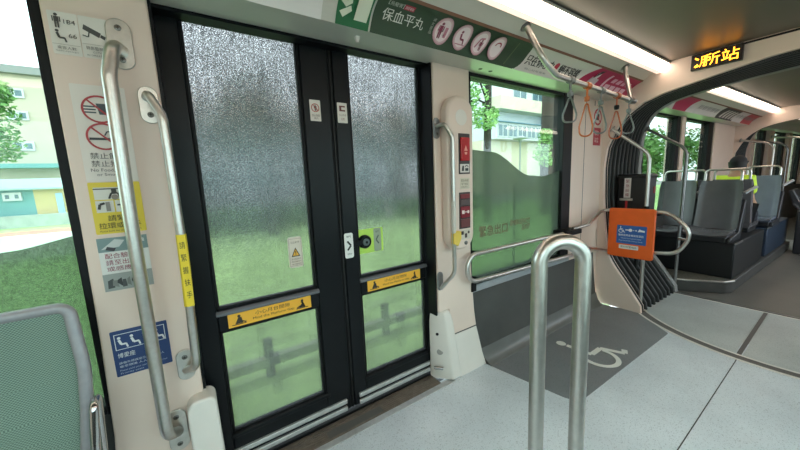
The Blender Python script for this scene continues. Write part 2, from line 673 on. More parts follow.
class Sticker:
    """Flat printed sheet. Coordinates in metres from the lower left corner."""

    def __init__(self, origin, U, V, w, h, base, r=0.004, thick=0.0015, curve=None):
        self.o, self.U, self.V = Vector(origin), Vector(U).normalized(), Vector(V).normalized()
        self.N = self.U.cross(self.V)
        self.w, self.h = w, h
        self.mb = MB()
        self.curve = curve
        self.k = 0
        self.t = thick
        if base is not None:
            pts = rrect(w, h, r, 4, w / 2, h / 2) if not curve else None
            m = ink(base) if not isinstance(base, bpy.types.Material) else base
            if pts:
                n = len(pts)
                vs = [self.P(p[0], p[1], 0) for p in pts] + [self.P(p[0], p[1], thick) for p in pts]
                fs = [tuple(range(n)), tuple(range(2 * n - 1, n - 1, -1))]
                fs += [(i, i + n, (i + 1) % n + n, (i + 1) % n) for i in range(n)]
                self.mb.add(vs, fs, m)
            else:
                self.grid(0, 0, w, h, m)

    def P(self, u, v, n):
        if self.curve:
            return self.curve(u, v, n)
        return self.o + self.U * u + self.V * v + self.N * n

    def lay(self):
        self.k += 1
        return self.t + 0.0004 * self.k

    def grid(self, x0, y0, x1, y1, m, shear=None, nv=10):
        """Rectangle (or sheared patch) following a curved sheet, with real thickness."""
        n = self.lay()
        rows = []
        for j in range(nv + 1):
            v = y0 + (y1 - y0) * j / nv
            dx0 = dx1 = 0
            if shear:
                dx0, dx1 = shear(v)
            rows.append((self.P(x0 + dx0, v, n), self.P(x1 + dx1, v, n)))
        back = []
        for j in range(nv + 1):
            v = y0 + (y1 - y0) * j / nv
            dx0 = dx1 = 0
            if shear:
                dx0, dx1 = shear(v)
            back.append((self.P(x0 + dx0, v, n - 0.0012), self.P(x1 + dx1, v, n - 0.0012)))
        rings = [[a, b, d, c] for (a, b), (c, d) in zip(rows, back)]
        self.mb.loft(rings, m, True, True)
        return self

    def poly(self, pts, c, lay=None):
        n = lay if lay is not None else self.lay()
        self.mb.add([self.P(p[0], p[1], n) for p in pts], [tuple(range(len(pts)))], c if isinstance(c, bpy.types.Material) else ink(c))
        return self

    def rect(self, x0, y0, x1, y1, c, lay=None):
        return self.poly([(x0, y0), (x1, y0), (x1, y1), (x0, y1)], c, lay)

    def disc(self, x, y, r, c, ry=None, n=24):
        ry = ry or r
        if self.curve:
            l = self.lay()
            vs, fs = [], []
            K = 5
            for q in range(K + 1):
                for k in range(n):
                    vs.append(self.P(x + r * q / K * math.cos(2 * PI * k / n), y + ry * q / K * math.sin(2 * PI * k / n), l))
            for q in range(K):
                for k in range(n):
                    fs.append((q * n + k, q * n + (k + 1) % n, (q + 1) * n + (k + 1) % n, (q + 1) * n + k))
            self.mb.add(vs, fs, ink(c))
            return self
        return self.poly([(x + r * math.cos(2 * PI * k / n), y + ry * math.sin(2 * PI * k / n)) for k in range(n)], c)

    def ring(self, x, y, r, t, c, a0=0, a1=360, n=32):
        l = self.lay()
        m = ink(c)
        vs, fs = [], []
        for k in range(n + 1):
            a = R(a0 + (a1 - a0) * k / n)
            vs += [self.P(x + r * math.cos(a), y + r * math.sin(a), l), self.P(x + (r - t) * math.cos(a), y + (r - t) * math.sin(a), l)]
        for k in range(n):
            fs.append((2 * k, 2 * k + 1, 2 * k + 3, 2 * k + 2))
        self.mb.add(vs, fs, m)
        return self

    def line(self, x0, y0, x1, y1, t, c):
        d = Vector((x1 - x0, y1 - y0))
        if d.length < 1e-6:
            return self
        p = Vector((-d.y, d.x)).normalized() * (t / 2)
        return self.poly([(x0 + p.x, y0 + p.y), (x1 + p.x, y1 + p.y), (x1 - p.x, y1 - p.y), (x0 - p.x, y0 - p.y)], c)

    def path(self, pts, t, c):
        for a, b in zip(pts, pts[1:]):
            self.line(a[0], a[1], b[0], b[1], t, c)
        return self

    def frame(self, x0, y0, x1, y1, t, c):
        self.rect(x0, y0, x1, y0 + t, c)
        self.rect(x0, y1 - t, x1, y1, c)
        self.rect(x0, y0, x0 + t, y1, c)
        self.rect(x1 - t, y0, x1, y1, c)
        return self

    def text(self, body, x, y, w, h, c, lean=0.0, rot=0.0):
        """Text stretched into the box x,y,w,h."""
        vs, fs, (x0, x1, y0, y1) = text_geo(body)
        l = self.lay()
        m = c if isinstance(c, bpy.types.Material) else ink(c)
        out = []
        for p in vs:
            u = (p[0] - x0) / max(1e-6, x1 - x0) * w
            v = (p[1] - y0) / max(1e-6, y1 - y0) * h
            u += lean * v
            if rot:
                u, v = u * math.cos(rot) - v * math.sin(rot), u * math.sin(rot) + v * math.cos(rot)
            out.append(self.P(x + u, y + v, l))
        self.mb.add(out, fs, m)
        return self

    def build(self, name, parent=None):
        return self.mb.build(name, parent, smooth=0)


def man(s, x, y, h, c):
    """standing figure pictogram"""
    s.disc(x, y + h * 0.9, h * 0.1, c)
    s.rect(x - h * 0.13, y + h * 0.42, x + h * 0.13, y + h * 0.78, c)
    s.rect(x - h * 0.22, y + h * 0.42, x - h * 0.155, y + h * 0.78, c)
    s.rect(x + h * 0.155, y + h * 0.42, x + h * 0.22, y + h * 0.78, c)
    s.rect(x - h * 0.12, y, x - h * 0.02, y + h * 0.42, c)
    s.rect(x + h * 0.02, y, x + h * 0.12, y + h * 0.42, c)


def sitter(s, x, y, h, c, flip=1):
    s.disc(x - flip * h * 0.12, y + h * 0.88, h * 0.11, c)
    s.line(x - flip * h * 0.14, y + h * 0.74, x - flip * h * 0.02, y + h * 0.34, h * 0.17, c)
    s.line(x - flip * h * 0.04, y + h * 0.34, x + flip * h * 0.3, y + h * 0.34, h * 0.15, c)
    s.line(x + flip * h * 0.28, y + h * 0.36, x + flip * h * 0.36, y + h * 0.02, h * 0.12, c)


def wheelchair(s, x, y, h, c):
    """access symbol in a box about h high, facing +x"""
    s.disc(x + h * 0.30, y + h * 0.92, h * 0.08, c)
    s.path([(x + h * 0.31, y + h * 0.82), (x + h * 0.35, y + h * 0.42), (x + h * 0.66, y + h * 0.42), (x + h * 0.80, y + h * 0.10), (x + h * 0.92, y + h * 0.15)], h * 0.085, c)
    s.line(x + h * 0.34, y + h * 0.62, x + h * 0.60, y + h * 0.62, h * 0.07, c)
    s.ring(x + h * 0.36, y + h * 0.30, h * 0.30, h * 0.075, c, 105, 375)


def xform(ang, cx, cy):
    return Matrix.Translation((cx, cy, 0)) @ Matrix.Rotation(-ang, 4, 'Z') @ Matrix.Translation((-cx, -cy, 0))


X1 = Matrix.Identity(4)
X2 = xform(R(2.2), 4.2, 0.25)          # the second car bends slightly to the right
X3 = X2 @ xform(R(3.0), 8.8, 0.25)      # and the third a little more
YC = 0.25


def mir(y):
    return 2 * YC - y


# ================================================================ STRUCTURE
# ---- floor
fl = MB()
fl.box(-2.6, 3.64, -1.12, 1.57, -0.12, 0.0, FLOOR)
struct(fl.build('floor'), 'pale grey speckled vinyl floor of the low entrance area', 'floor')
sm = MB()
sm.box(-2.6, 3.315, 0.4025, 0.4075, -0.002, 0.0012, SEAM)
struct(sm.build('trim_1'), 'thin dark straight seam running along the pale floor', 'seam')

# turntable floor of the gangway
CX, RAD = 4.51, 1.196


def arc(rad, y0, y1, n=28):
    a0, a1 = math.asin(max(-1, min(1, (y0 - YC) / rad))), math.asin(max(-1, min(1, (y1 - YC) / rad)))
    return [(CX - rad * math.cos(a0 + (a1 - a0) * k / n), YC + rad * math.sin(a0 + (a1 - a0) * k / n)) for k in range(n + 1)]


tt = sroot('turntable_floor', (4.0, YC, 0.0), 'grey turntable floor of the gangway inside a curved metal ring', 'floor')
f2 = MB()
f2.box(3.64, 4.62, -0.75, 1.25, -0.12, -0.001, FLOOR2)
f2.build('floor_base', tt)
inner = RAD - 0.056
for (ya, yb) in ((0.43, 1.13), (-0.62, 0.39)):
    p = arc(inner, ya, yb)
    MB().prism(p + [(4.57, yb), (4.57, ya)], 'z', -0.001, 0.0022, FLOOR2).build('floor_panel', tt)
for (ra, rb, m) in ((RAD + 0.055, RAD + 0.034, RINGM), (RAD - 0.032, RAD - 0.052, RINGM)):
    a, b = arc(ra, -0.62, 1.15), arc(rb, -0.62, 1.15)
    MB().prism(a + b[::-1], 'z', -0.001, 0.0045, m).build('metal_ring', tt)
a, b = arc(RAD + 0.034, -0.62, 1.15), arc(RAD - 0.032, -0.62, 1.15)
MB().prism(a + b[::-1], 'z', -0.001, 0.0025, mat('ring_channel', (96, 92, 90), 0.5, noise=0.1)).build('ring_groove', tt)
MB().box(3.36, 4.56, 0.397, 0.423, -0.001, 0.003, mat('ring_channel', (96, 92, 90), 0.5, noise=0.1)).build('joint_strip', tt)
g = MB()
g.box(4.560, 4.580, -0.62, 1.14, -0.001, 0.005, RINGM)
g.build('end_strip', tt)
g = MB()
g.box(4.592, 4.60, -0.62, 1.14, -0.001, 0.0025, SEAM)
g.box(4.603, 4.63, -0.62, 1.14, -0.001, 0.005, STEEL_D)
g.build('end_strip', tt)
struct(tt)

# floors beyond
f3 = MB()
f3.box(4.62, 9.3, -1.1, 1.6, -0.12, -0.0005, FLOOR_DIM)
struct(f3.build('floor', None, X2), 'aisle floor of the car beyond the gangway, its dimness painted in', 'floor')
f4 = MB()
f4.box(9.2, 14.2, -1.1, 1.6, -0.12, -0.001, FLOOR_DIM)
struct(f4.build('floor', None, X3), 'far grey floor of the third car', 'floor')

# wheelchair mat
mt = MB()
pl = fillet([(1.765, 1.50, 0), (3.60, 1.53, 0), (3.68, 1.18, 0), (3.37, 0.838, 0), (1.885, 0.875, 0)], [0.01, 0.01, 0.02, 0.02, 0.12], closed=True)
mt.prism([(p.x, p.y) for p in pl], 'z', 0.0, 0.0025, MATF)
matobj = thing('wheelchair_space_mat', (2.6, 1.2, 0.0), 'dark grey floor mat marking the wheelchair space under the window', 'floor mat')
mt.build('mat_sheet', matobj)
s = Sticker((2.30, 0.83, 0.0022), (1, 0, 0), (0, 1, 0), 0.42, 0.48, None)
wheelchair(s, 0.05, 0.055, 0.47, (226, 226, 220))
s.build('wheelchair_symbol', matobj)['label'] = 'white painted wheelchair symbol'

# ---- ceiling and header profile
ARC = []
for k in range(9):
    t = k / 8
    y, z = 1.39 + (1.25 - 1.39) * t, 2.155 + (2.273 - 2.155) * t
    bul = 0.022 * math.sin(PI * t)
    ARC.append((y + bul * 0.64, z + bul * 0.76))
LEFT = [(1.655, 2.168), (1.55, 2.160)] + ARC + [(1.165, 2.325), (1.155, 2.365), (1.06, 2.372), (1.055, 2.385)]
PROF = LEFT + [(mir(y), z) for (y, z) in LEFT[::-1]]
ROOF = PROF + [(mir(1.66), 2.17), (mir(1.66), 2.50), (1.66, 2.50), (1.66, 2.17)]


def ceiling(x0, x1, xf, label):
    inner_c = MB()
    n = len(PROF)
    # shaded in two materials: header cove and flat ceiling
    outer = ROOF
    vs = [(x0, p[0], p[1]) for p in outer] + [(x1, p[0], p[1]) for p in outer]
    N = len(outer)
    for i in range(N):
        j = (i + 1) % N
        flat = i == len(LEFT) - 1
        inner_c.add([vs[i], vs[j], vs[N + j], vs[N + i]], [(0, 1, 2, 3)], CEIL if flat else COVE)
    inner_c.add(vs[:N], [tuple(range(N))], COVE)
    inner_c.add(vs[N:], [tuple(range(N))], COVE)
    o = inner_c.build('ceiling', None, xf, smooth=0)
    bm = bmesh.new()
    bm.from_mesh(o.data)
    bmesh.ops.remove_doubles(bm, verts=bm.verts, dist=1e-5)
    bmesh.ops.recalc_face_normals(bm, faces=bm.faces)
    bm.to_mesh(o.data)
    bm.free()
    return struct(o, label, 'ceiling')


ceiling(-2.6, 3.72, X1, 'smooth grey ceiling with curved poster coves along both sides')
ceiling(4.60, 8.42, X2, 'grey ceiling of the second car beyond the gangway')
ceiling(9.18, 14.2, X3, 'grey ceiling of the third car in the distance')
# dark joint between flat ceiling and the lamp housing, and along the poster tops
for (xa, xb, X) in ((-2.6, 3.70, X1), (4.62, 8.40, X2)):
    t = MB()
    t.prism([(1.052, 2.384), (1.046, 2.384), (1.046, 2.380), (1.052, 2.380)], 'x', xa, xb, SEAM)
    struct(t.build('trim_2', None, X), 'thin dark joint line between ceiling and lamp', 'trim')
    t = MB()
    t.prism([(1.256, 2.268), (1.246, 2.279), (1.243, 2.276), (1.253, 2.265)], 'x', xa, xb, mat('brown_joint', (120, 84, 66), 0.6))
    struct(t.build('trim_3', None, X), 'thin brown joint line above the row of posters', 'trim')


def lamp(x0, x1, xf, left, label, end=True):
    r = thing('ceiling_light', xf @ Vector(((x0 + x1) / 2, 1.1 if left else mir(1.1), 2.30)), label, 'light', 'strip lamps along the ceiling edges')
    prof = [(1.158, 2.318), (1.150, 2.309), (1.128, 2.306), (1.105, 2.318), (1.096, 2.330), (1.072, 2.346), (1.062, 2.356), (1.062, 2.371), (1.152, 2.363)]
    hous = [(1.163, 2.318), (1.158, 2.318), (1.152, 2.363), (1.062, 2.371), (1.056, 2.365), (1.056, 2.38), (1.10, 2.384), (1.163, 2.37)]
    if not left:
        prof = [(mir(y), z) for y, z in prof]
        hous = [(mir(y), z) for y, z in hous]
    lip = [(1.158, 2.318), (1.150, 2.309), (1.128, 2.306), (1.112, 2.313), (1.118, 2.330), (1.152, 2.363)]
    if not left:
        lip = [(mir(y), z) for y, z in lip]
    MB().prism(lip, 'x', x0, x1, LAMP_D).build('lamp_lip', r, xf)['label'] = 'dimmer pinkish lower lip of the lamp'
    core = [(1.110, 2.314), (1.105, 2.318), (1.096, 2.330), (1.072, 2.346), (1.062, 2.356), (1.062, 2.371), (1.150, 2.363), (1.116, 2.330)]
    if not left:
        core = [(mir(y), z) for y, z in core]
    MB().prism(core, 'x', x0, x1, LAMP).build('diffuser', r, xf)
    if end:
        pe = [(y, z) for y, z in prof]
        MB().prism(pe, 'x', x1 + 0.0005, x1 + 0.012, CREAM_W).build('end_cap', r, xf)
    MB().prism(hous, 'x', x0, x1, COVE).build('housing', r, xf)
    return r


lamp(-2.5, 3.69, X1, True, 'long bright strip lamp above the door and window side')
lamp(-2.5, 3.69, X1, False, 'long bright strip lamp on the unseen opposite ceiling edge')
lamp(4.64, 8.36, X2, True, 'strip lamp in the second car seen through the black arch')
lamp(4.64, 8.36, X2, False, 'strip lamp on the opposite side of the second car')
lamp(9.25, 13.8, X3, True, 'far strip lamp in the third car, partly behind hanging loops')

# ---- left wall of car one
WT = 1.72


def pillar(outline, label, y0=1.56, y1=1.74):
    o = MB().prism(outline, 'y', y0, y1, CREAM).build('wall_left', bevel=0.006)
    return struct(o, label, 'wall')


pillar([(-0.335, 2.175), (-0.05, 2.175), (-0.05, 0.0), (-0.415, 0.0), (-0.378, 0.22), (-0.357, 0.5), (-0.345, 0.9), (-0.338, 1.34)],
       'cream wall pillar with stickers between the left window and the door')
pillar([(1.335, 2.175), (1.655, 2.175), (1.655, 1.0), (1.662, 0.75), (1.69, 0.45), (1.735, 0.16), (1.755, 0.0), (1.435, 0.0), (1.435, 0.525), (1.335, 0.525)],
       'cream wall pillar between the door and the right window')
pf = MB()
pf.loft([[(1.45, 1.555, 0.318), (1.705, 1.555, 0.318), (1.705, 1.70, 0.318), (1.45, 1.70, 0.318)],
         [(1.48, 1.530, 0.10), (1.745, 1.530, 0.10), (1.745, 1.70, 0.10), (1.48, 1.70, 0.10)],
         [(1.49, 1.512, 0.0), (1.768, 1.512, 0.0), (1.768, 1.70, 0.0), (1.49, 1.70, 0.0)]], CREAM_W, True, True)
struct(pf.build('wall_left', bevel=0.004), 'white sloping foot panel of the right door pillar', 'wall')
pn = MB()
pn.box(1.44, 1.705, 1.5585, 1.5605, 0.318, 0.326, SEAM)
struct(pn.build('trim_4'), 'dark gap across the foot of the cream pillar', 'trim')

# left window wall (below) and dark dado by the wheelchair space
wl = MB()
wl.box(-2.6, -0.36, 1.60, 1.74, 0.0, 0.58, DADO)
struct(wl.build('wall_left'), 'dark lower wall behind the left seat', 'wall')
wl = MB()
prof_d = [(1.585, 0.575, 1.668), (1.562, 0.318, 1.704), (1.535, 0.10, 1.744), (1.52, 0.045, 1.756), (1.495, 0.012, 1.764), (1.495, 0.0, 1.768)]
wl.loft([[(xs, y, z), (3.585, y, z), (3.585, 1.74, z), (xs, 1.74, z)] for (y, z, xs) in prof_d], DADO, True, True)
struct(wl.build('wall_left'), 'dark grey lower wall under the right window', 'wall')
cv = MB()
cp = [(1.536, 0.125, 1.742), (1.527, 0.085, 1.748), (1.512, 0.048, 1.756), (1.488, 0.022, 1.764), (1.466, 0.010, 1.768), (1.462, 0.0, 1.770)]
cv.loft([[(xs, y, z), (3.60, y, z), (3.60, 1.56, z), (xs, 1.56, z)] for (y, z, xs) in cp], mat('cove_skirting', (104, 105, 103), 0.33, noise=0.12, nscale=6), True, True)
struct(cv.build('baseboard_left'), 'lighter grey coved skirting under the right window', 'skirting')
ws = MB()
ws.box(1.66, 3.07, 1.572, 1.64, 0.578, 0.635, SILL)
struct(ws.build('trim_5', bevel=0.008), 'grey sill ledge under the right window', 'sill')

# end panel between right window and portal
ep = MB()
ep.prism([(3.05, 2.175), (3.66, 2.175), (3.66, 0.30), (3.585, 0.0), (3.585, 0.58), (3.05, 0.58)], 'y', 1.575, 1.74, CREAM)
struct(ep.build('wall_left', bevel=0.004), 'cream wall panel between the right window and the gangway', 'wall')
gv = MB()
gv.box(3.28, 3.286, 1.5735, 1.5755, 0.6, 2.165, SEAM)
struct(gv.build('trim_6'), 'thin upright joint in the cream panel beside the gangway', 'trim')


def window(n, x0, x1, z0, z1, label, xf=X1, fw_=0.05, y=1.60, fl_=None):
    w = sroot('window_%d' % n, xf @ Vector(((x0 + x1) / 2, y + 0.02, z0)), label, 'window')
    f = MB()
    l = fl_ if fl_ else (fw_, fw_)
    f.box(x0, x0 + l[0], y - 0.022, y + 0.08, z0, z1, GASKET)
    f.box(x1 - l[1], x1, y - 0.022, y + 0.08, z0, z1, GASKET)
    f.box(x0 + l[0], x1 - l[1], y - 0.015, y + 0.08, z0, z0 + 0.03, GASKET)
    f.box(x0 + l[0], x1 - l[1], y - 0.015, y + 0.08, z1 - 0.035, z1, GASKET)
    f.build('window_frame', w, xf, bevel=0.004)
    MB().box(x0 + l[0], x1 - l[1], y + 0.01, y + 0.018, z0 + 0.03, z1 - 0.035, GLASS if xf is X1 else GLASS_T).build('window_glass', w, xf)
    return w


w1 = window(1, -2.2, -0.338, 0.58, 2.175, 'left window with grey green film on its lower half', fl_=(0.05, 0.030))
w2 = window(2, 1.655, 3.07, 0.636, 2.175, 'large right window with wavy edged film and emergency exit lettering', fl_=(0.035, 0.17))


def wavy(pts, x0, x1, n=50):
    out = []
    for k in range(n + 1):
        x = x0 + (x1 - x0) * k / n
        for (a, za), (b, zb) in zip(pts, pts[1:]):
            if a <= x <= b:
                t = (x - a) / (b - a)
                t = t * t * (3 - 2 * t)
                out.append((x, za + (zb - za) * t))
                break
    return out


fx = wavy([(1.68, 1.645), (1.93, 1.632), (2.45, 1.44), (2.62, 1.428), (3.1, 1.50)], 1.691, 2.899)
MB().prism([(1.691, 0.667)] + fx + [(2.899, 0.667)], 'y', 1.606, 1.6095, FILM).build('privacy_film', w2)
fx = wavy([(-2.3, 1.10), (-1.3, 1.16), (-0.55, 1.262), (-0.3, 1.305)], -2.149, -0.369)
MB().prism([(-2.149, 0.611)] + fx + [(-0.369, 0.611)], 'y', 1.606, 1.6095, FILM).build('privacy_film', w1)
s = Sticker((1.80, 1.6055, 0.985), (1, 0, 0), (0, 0, 1), 0.7, 0.2, None, thick=0)
DKR = (104, 40, 38)
s.text('緊急出口', 0.0, 0.0, 0.335, 0.085, DKR)
s.text('EMERGENCY', 0.375, 0.048, 0.27, 0.044, DKR)
s.text('EXIT', 0.535, -0.005, 0.11, 0.044, DKR)
s.build('exit_lettering', w2)['label'] = 'dark red emergency exit lettering'
wo = MB()
wo.box(1.655, 1.70, 1.548, 1.60, 0.60, 0.665, GASKET)
wo.build('frame_corner', w2)

# ---- door
def leaf(n, x0, x1, gx0, gx1, label, gb=0.0):
    r = sroot('door_%d' % n, ((x0 + x1) / 2, 1.69, 0.045), label, 'door')
    y0, y1 = 1.665, 1.725
    f = MB()
    f.box(x0, gx0, y0, y1, 0.045, 2.24, BLACK)
    f.box(gx1, x1, y0, y1, 0.045, 2.24, BLACK)
    f.box(gx0, gx1, y0, y1, 2.178, 2.24, BLACK)
    f.box(gx0, gx1, y0, y1, 0.758, 0.862, BLACK)
    f.box(gx0, gx1, y0, y1, 0.045, 0.200, BLACK)
    f.build('leaf_frame', r, bevel=0.006)
    gk = MB()
    for (za, zb) in ((0.862, 2.178), (0.200, 0.758)):
        for (a, b, c, d) in ((gx0, gx0 + 0.014, za, zb), (gx1 - 0.014, gx1, za, zb), (gx0, gx1, za, za + 0.014), (gx0, gx1, zb - 0.014, zb)):
            gk.box(a, b, y0 + 0.012, y1 - 0.01, c, d, GASKET)
    gk.build('gasket', r, bevel=0.003)
    MB().box(gx0 + 0.005, gx1 - 0.005, 1.690, 1.697, 0.868, 2.172, WET).build('upper_glass', r)
    MB().box(gx0 + 0.005, gx1 - 0.005, 1.690, 1.697, 0.206, 0.752, WET).build('lower_glass', r)
    MB().prism([(y0 + 0.004, 0.862), (y0 - 0.010, 0.850), (y0 - 0.010, 0.838), (y0 + 0.004, 0.834)], 'x', gx0 - 0.005, gx1 + 0.004, mat('mid_rail_metal', (112, 114, 120), 0.45, 0.6)).build('mid_rail', r, bevel=0.002)
    MB().prism([(y0 + 0.004, 0.212), (y0 - 0.006, 0.206), (y0 - 0.006, 0.186), (y0 + 0.004, 0.180)], 'x', gx0 - 0.005, gx1 + 0.02, BLACK).build('sill_bead', r, bevel=0.002)
    for z in (0.096, 0.048):
        MB().box(x0 + 0.03, x1 - 0.03, y0 - 0.014, y0 + 0.004, z, z + 0.027, ALU).build('kick_rail', r, bevel=0.004)
    return r


d1 = leaf(1, -0.075, 0.690, 0.042, 0.540, 'left black sliding door leaf with rain covered glass')
d2 = leaf(2, 0.715, 1.480, 0.805, 1.318, 'right black sliding door leaf with round green handle plate')
ds = MB()
ds.box(0.690, 0.715, 1.672, 1.72, 0.045, 2.24, GASKET)
ds.box(0.698, 0.707, 1.664, 1.672, 0.045, 2.24, RUBBER)
struct(ds.build('trim_7', bevel=0.003), 'black rubber edge seal between the two door leaves', 'seal')
rv = MB()
rv.box(-0.052, -0.040, 1.575, 1.665, 0.0, 2.165, BLACK)
struct(rv.build('trim_8'), 'black door reveal beside the left pillar', 'trim')
rv = MB()
rv.box(1.325, 1.337, 1.575, 1.665, 0.50, 2.165, BLACK)
struct(rv.build('trim_8'), 'black door reveal beside the right pillar', 'trim')
dt = MB()
dt.box(-0.05, 1.335, 1.60, 1.665, 2.150, 2.20, BLACK)
struct(dt.build('trim_9'), 'black door header strip under the cove', 'trim')
# threshold
th = sroot('door_threshold', (0.66, 1.58, 0.0), 'ribbed brown and silver threshold plate along the door', 'threshold')
g = MB()
for k in range(7):
    g.box(-0.04, 1.33, 1.552 + k * 0.0155, 1.552 + k * 0.0155 + 0.011, 0.0, 0.006, THRESH)
g.box(-0.04, 1.33, 1.545, 1.665, -0.06, 0.003, THRESH)
g.build('ribbed_strip', th)
g = MB()
g.box(-0.10, 1.43, 1.505, 1.546, 0.0, 0.004, ALU)
g.build('silver_edge_plate', th)
g = MB()
g.box(0.50, 0.86, 1.560, 1.612, 0.0062, 0.0078, mat('worn_pad', (92, 90, 86), 0.6))
g.build('wear_pad', th)
g = MB()
g.box(-0.05, 1.50, 1.665, 1.78, -0.10, 0.02, GASKET)
g.build('sill_channel', th)
struct(th)


def cover(x0, x1, label, hole, side):
    r = thing('door_pocket_cover', ((x0 + x1) / 2, 1.54, 0.0), label, 'cover', 'white moulded covers at the door foot')
    b = MB()
    if side > 0:
        rings = []
        for z, t, sh in ((0.010, 0.0, 1), (0.28, 0.55, 1), (0.44, 0.86, 1), (0.492, 0.97, 0.93), (0.520, 1.02, 0.78), (0.532, 1.05, 0.55)):
            lo = [(1.315, 1.655), (1.325, 1.598), (1.414, 1.506), (1.500, 1.506), (1.522, 1.562), (1.522, 1.655)]
            hi = [(1.318, 1.655), (1.322, 1.592), (1.372, 1.528), (1.428, 1.528), (1.446, 1.566), (1.446, 1.655)]
            rings.append([(1.385 + (p[0] + (q[0] - p[0]) * t - 1.385) * sh, 1.60 + (p[1] + (q[1] - p[1]) * t - 1.60) * sh, z) for p, q in zip(lo, hi)])
        b.loft(rings, CREAM_W, True, True)
    else:
        pts = fillet([(x0, 0.012, 0), (x1 + 0.006, 0.012, 0), (x1 - 0.004, 0.555, 0), (x0, 0.555, 0)], [0.01, 0.01, 0.035, 0.045], closed=True)
        b.prism([(p.x, p.y) for p in pts], 'y', 1.492, 1.60, CREAM_W)
    b.build('moulded_body', r, bevel=0.012, segs=3)
    if hole:
        dn = (-0.72, -0.69, 0.05)
        MB().lathe((1.3345, 1.582, 0.36), dn, [(0.011, -0.004), (0.011, 0.003), (0.0, 0.003)], GASKET).build('screw_hole', r)
        MB().lathe((1.347, 1.572, 0.225), dn, [(0.022, -0.004), (0.022, 0.003), (0.0, 0.003)], mat('grey_recess', (150, 146, 140), 0.6)).build('finger_recess', r)
        MB().tube([(1.300, 1.585, 0.115), (1.352, 1.548, 0.105)], 0.010, STEEL_D).build('stop_pin', r)
    return r


cover(-0.115, -0.002, 'white moulded cover at the foot of the left door post', False, -1)
cover(1.290, 1.495, 'white moulded cover with small holes at the right door post', True, 1)

# ---- portal, bellows, second portal
HALF1 = [(0.25, 2.250), (0.45, 2.238), (0.66, 2.205), (0.86, 2.168), (1.08, 2.128), (1.24, 2.075), (1.37, 1.98), (1.46, 1.85), (1.525, 1.69), (1.545, 1.50), (1.535, 1.2), (1.515, 0.95), (1.485, 0.70), (1.46, 0.545), (1.41, 0.455), (1.28, 0.275), (1.145, 0.075), (1.135, 0.0)]
HALF2 = [(0.25, 2.300), (0.45, 2.290), (0.70, 2.275), (0.95, 2.252), (1.16, 2.222), (1.33, 2.185), (1.46, 2.10), (1.535, 1.96), (1.57, 1.78), (1.58, 1.50), (1.57, 1.2), (1.53, 0.95), (1.485, 0.70), (1.45, 0.52), (1.39, 0.43), (1.27, 0.27), (1.135, 0.075), (1.125, 0.0)]


def resample(h, n=46):
    ls = [0]
    for a, b in zip(h, h[1:]):
        ls.append(ls[-1] + math.hypot(a[0] - b[0], a[1] - b[1]))
    out = []
    for k in range(n + 1):
        d = ls[-1] * k / n
        for i in range(len(h) - 1):
            if d <= ls[i + 1] + 1e-9:
                t = (d - ls[i]) / (ls[i + 1] - ls[i])
                out.append((h[i][0] + (h[i + 1][0] - h[i][0]) * t, h[i][1] + (h[i + 1][1] - h[i][1]) * t))
                break
    return out


def full(h):
    a = resample(h)
    return [(mir(y), z) for y, z in a[::-1]][:-1] + a


def outset(c, d):
    out = []
    n = len(c)
    for i in range(n):
        a, b = c[max(0, i - 1)], c[min(n - 1, i + 1)]
        t = Vector((b[0] - a[0], b[1] - a[1])).normalized()
        nx, nz = -t.y, t.x
        out.append((c[i][0] + nx * d, c[i][1] + nz * d))
    return out


def portal(h, x0, x1, xf, label, m=CREAM, zt=2.49, yo=1.60):
    c = full(h)
    oc = []
    cy, cz = YC, 1.1
    for (y, z) in c:
        d = Vector((y - cy, z - cz))
        k = 1e9
        if abs(d.x) > 1e-6:
            k = min(k, (yo - YC) / abs(d.x))
        if d.y > 1e-6:
            k = min(k, (zt - cz) / d.y)
        if d.y < -1e-6:
            k = min(k, (cz - 0.0) / -d.y)
        oc.append((cy + d.x * k, cz + d.y * k))
    b = MB()
    n = len(c)
    rings = [[(x0, *p) for p in c], [(x0, *p) for p in oc], [(x1, *p) for p in oc], [(x1, *p) for p in c], [(x0, *p) for p in c]]
    b.loft(rings, m, close=False)
    # fill the upper corners
    for sgn in (1, -1):
        for xx in (x0,):
            yy = yo if sgn > 0 else mir(yo)
            j = max(range(n), key=lambda i: (oc[i][0] - YC) * sgn + oc[i][1])
            b.add([(xx, oc[j][0], oc[j][1]), (xx, yy, zt), (xx, YC + (oc[j][0] - YC), zt), (xx, yy, oc[j][1])], [(0, 2, 1, 3)], m)
            yb = oc[0 if sgn < 0 else -1]
            e = c[0 if sgn < 0 else -1]
            b.add([(xx, e[0], 0.0), (xx, yy, 0.0), (xx, yy, yb[1])], [(0, 1, 2)], m)
    return struct(b.build('wall_end', None, xf, smooth=30), label, 'wall')


portal(HALF1, 3.65, 3.74, X1, 'cream end wall around the arched gangway opening')
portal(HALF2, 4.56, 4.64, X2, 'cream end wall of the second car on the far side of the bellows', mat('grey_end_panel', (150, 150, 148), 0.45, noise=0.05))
portal(HALF1, 8.36, 8.44, X2, 'cream end wall with the second black arch in the distance')
portal(HALF2, 9.16, 9.24, X3, 'far end wall of the third car')


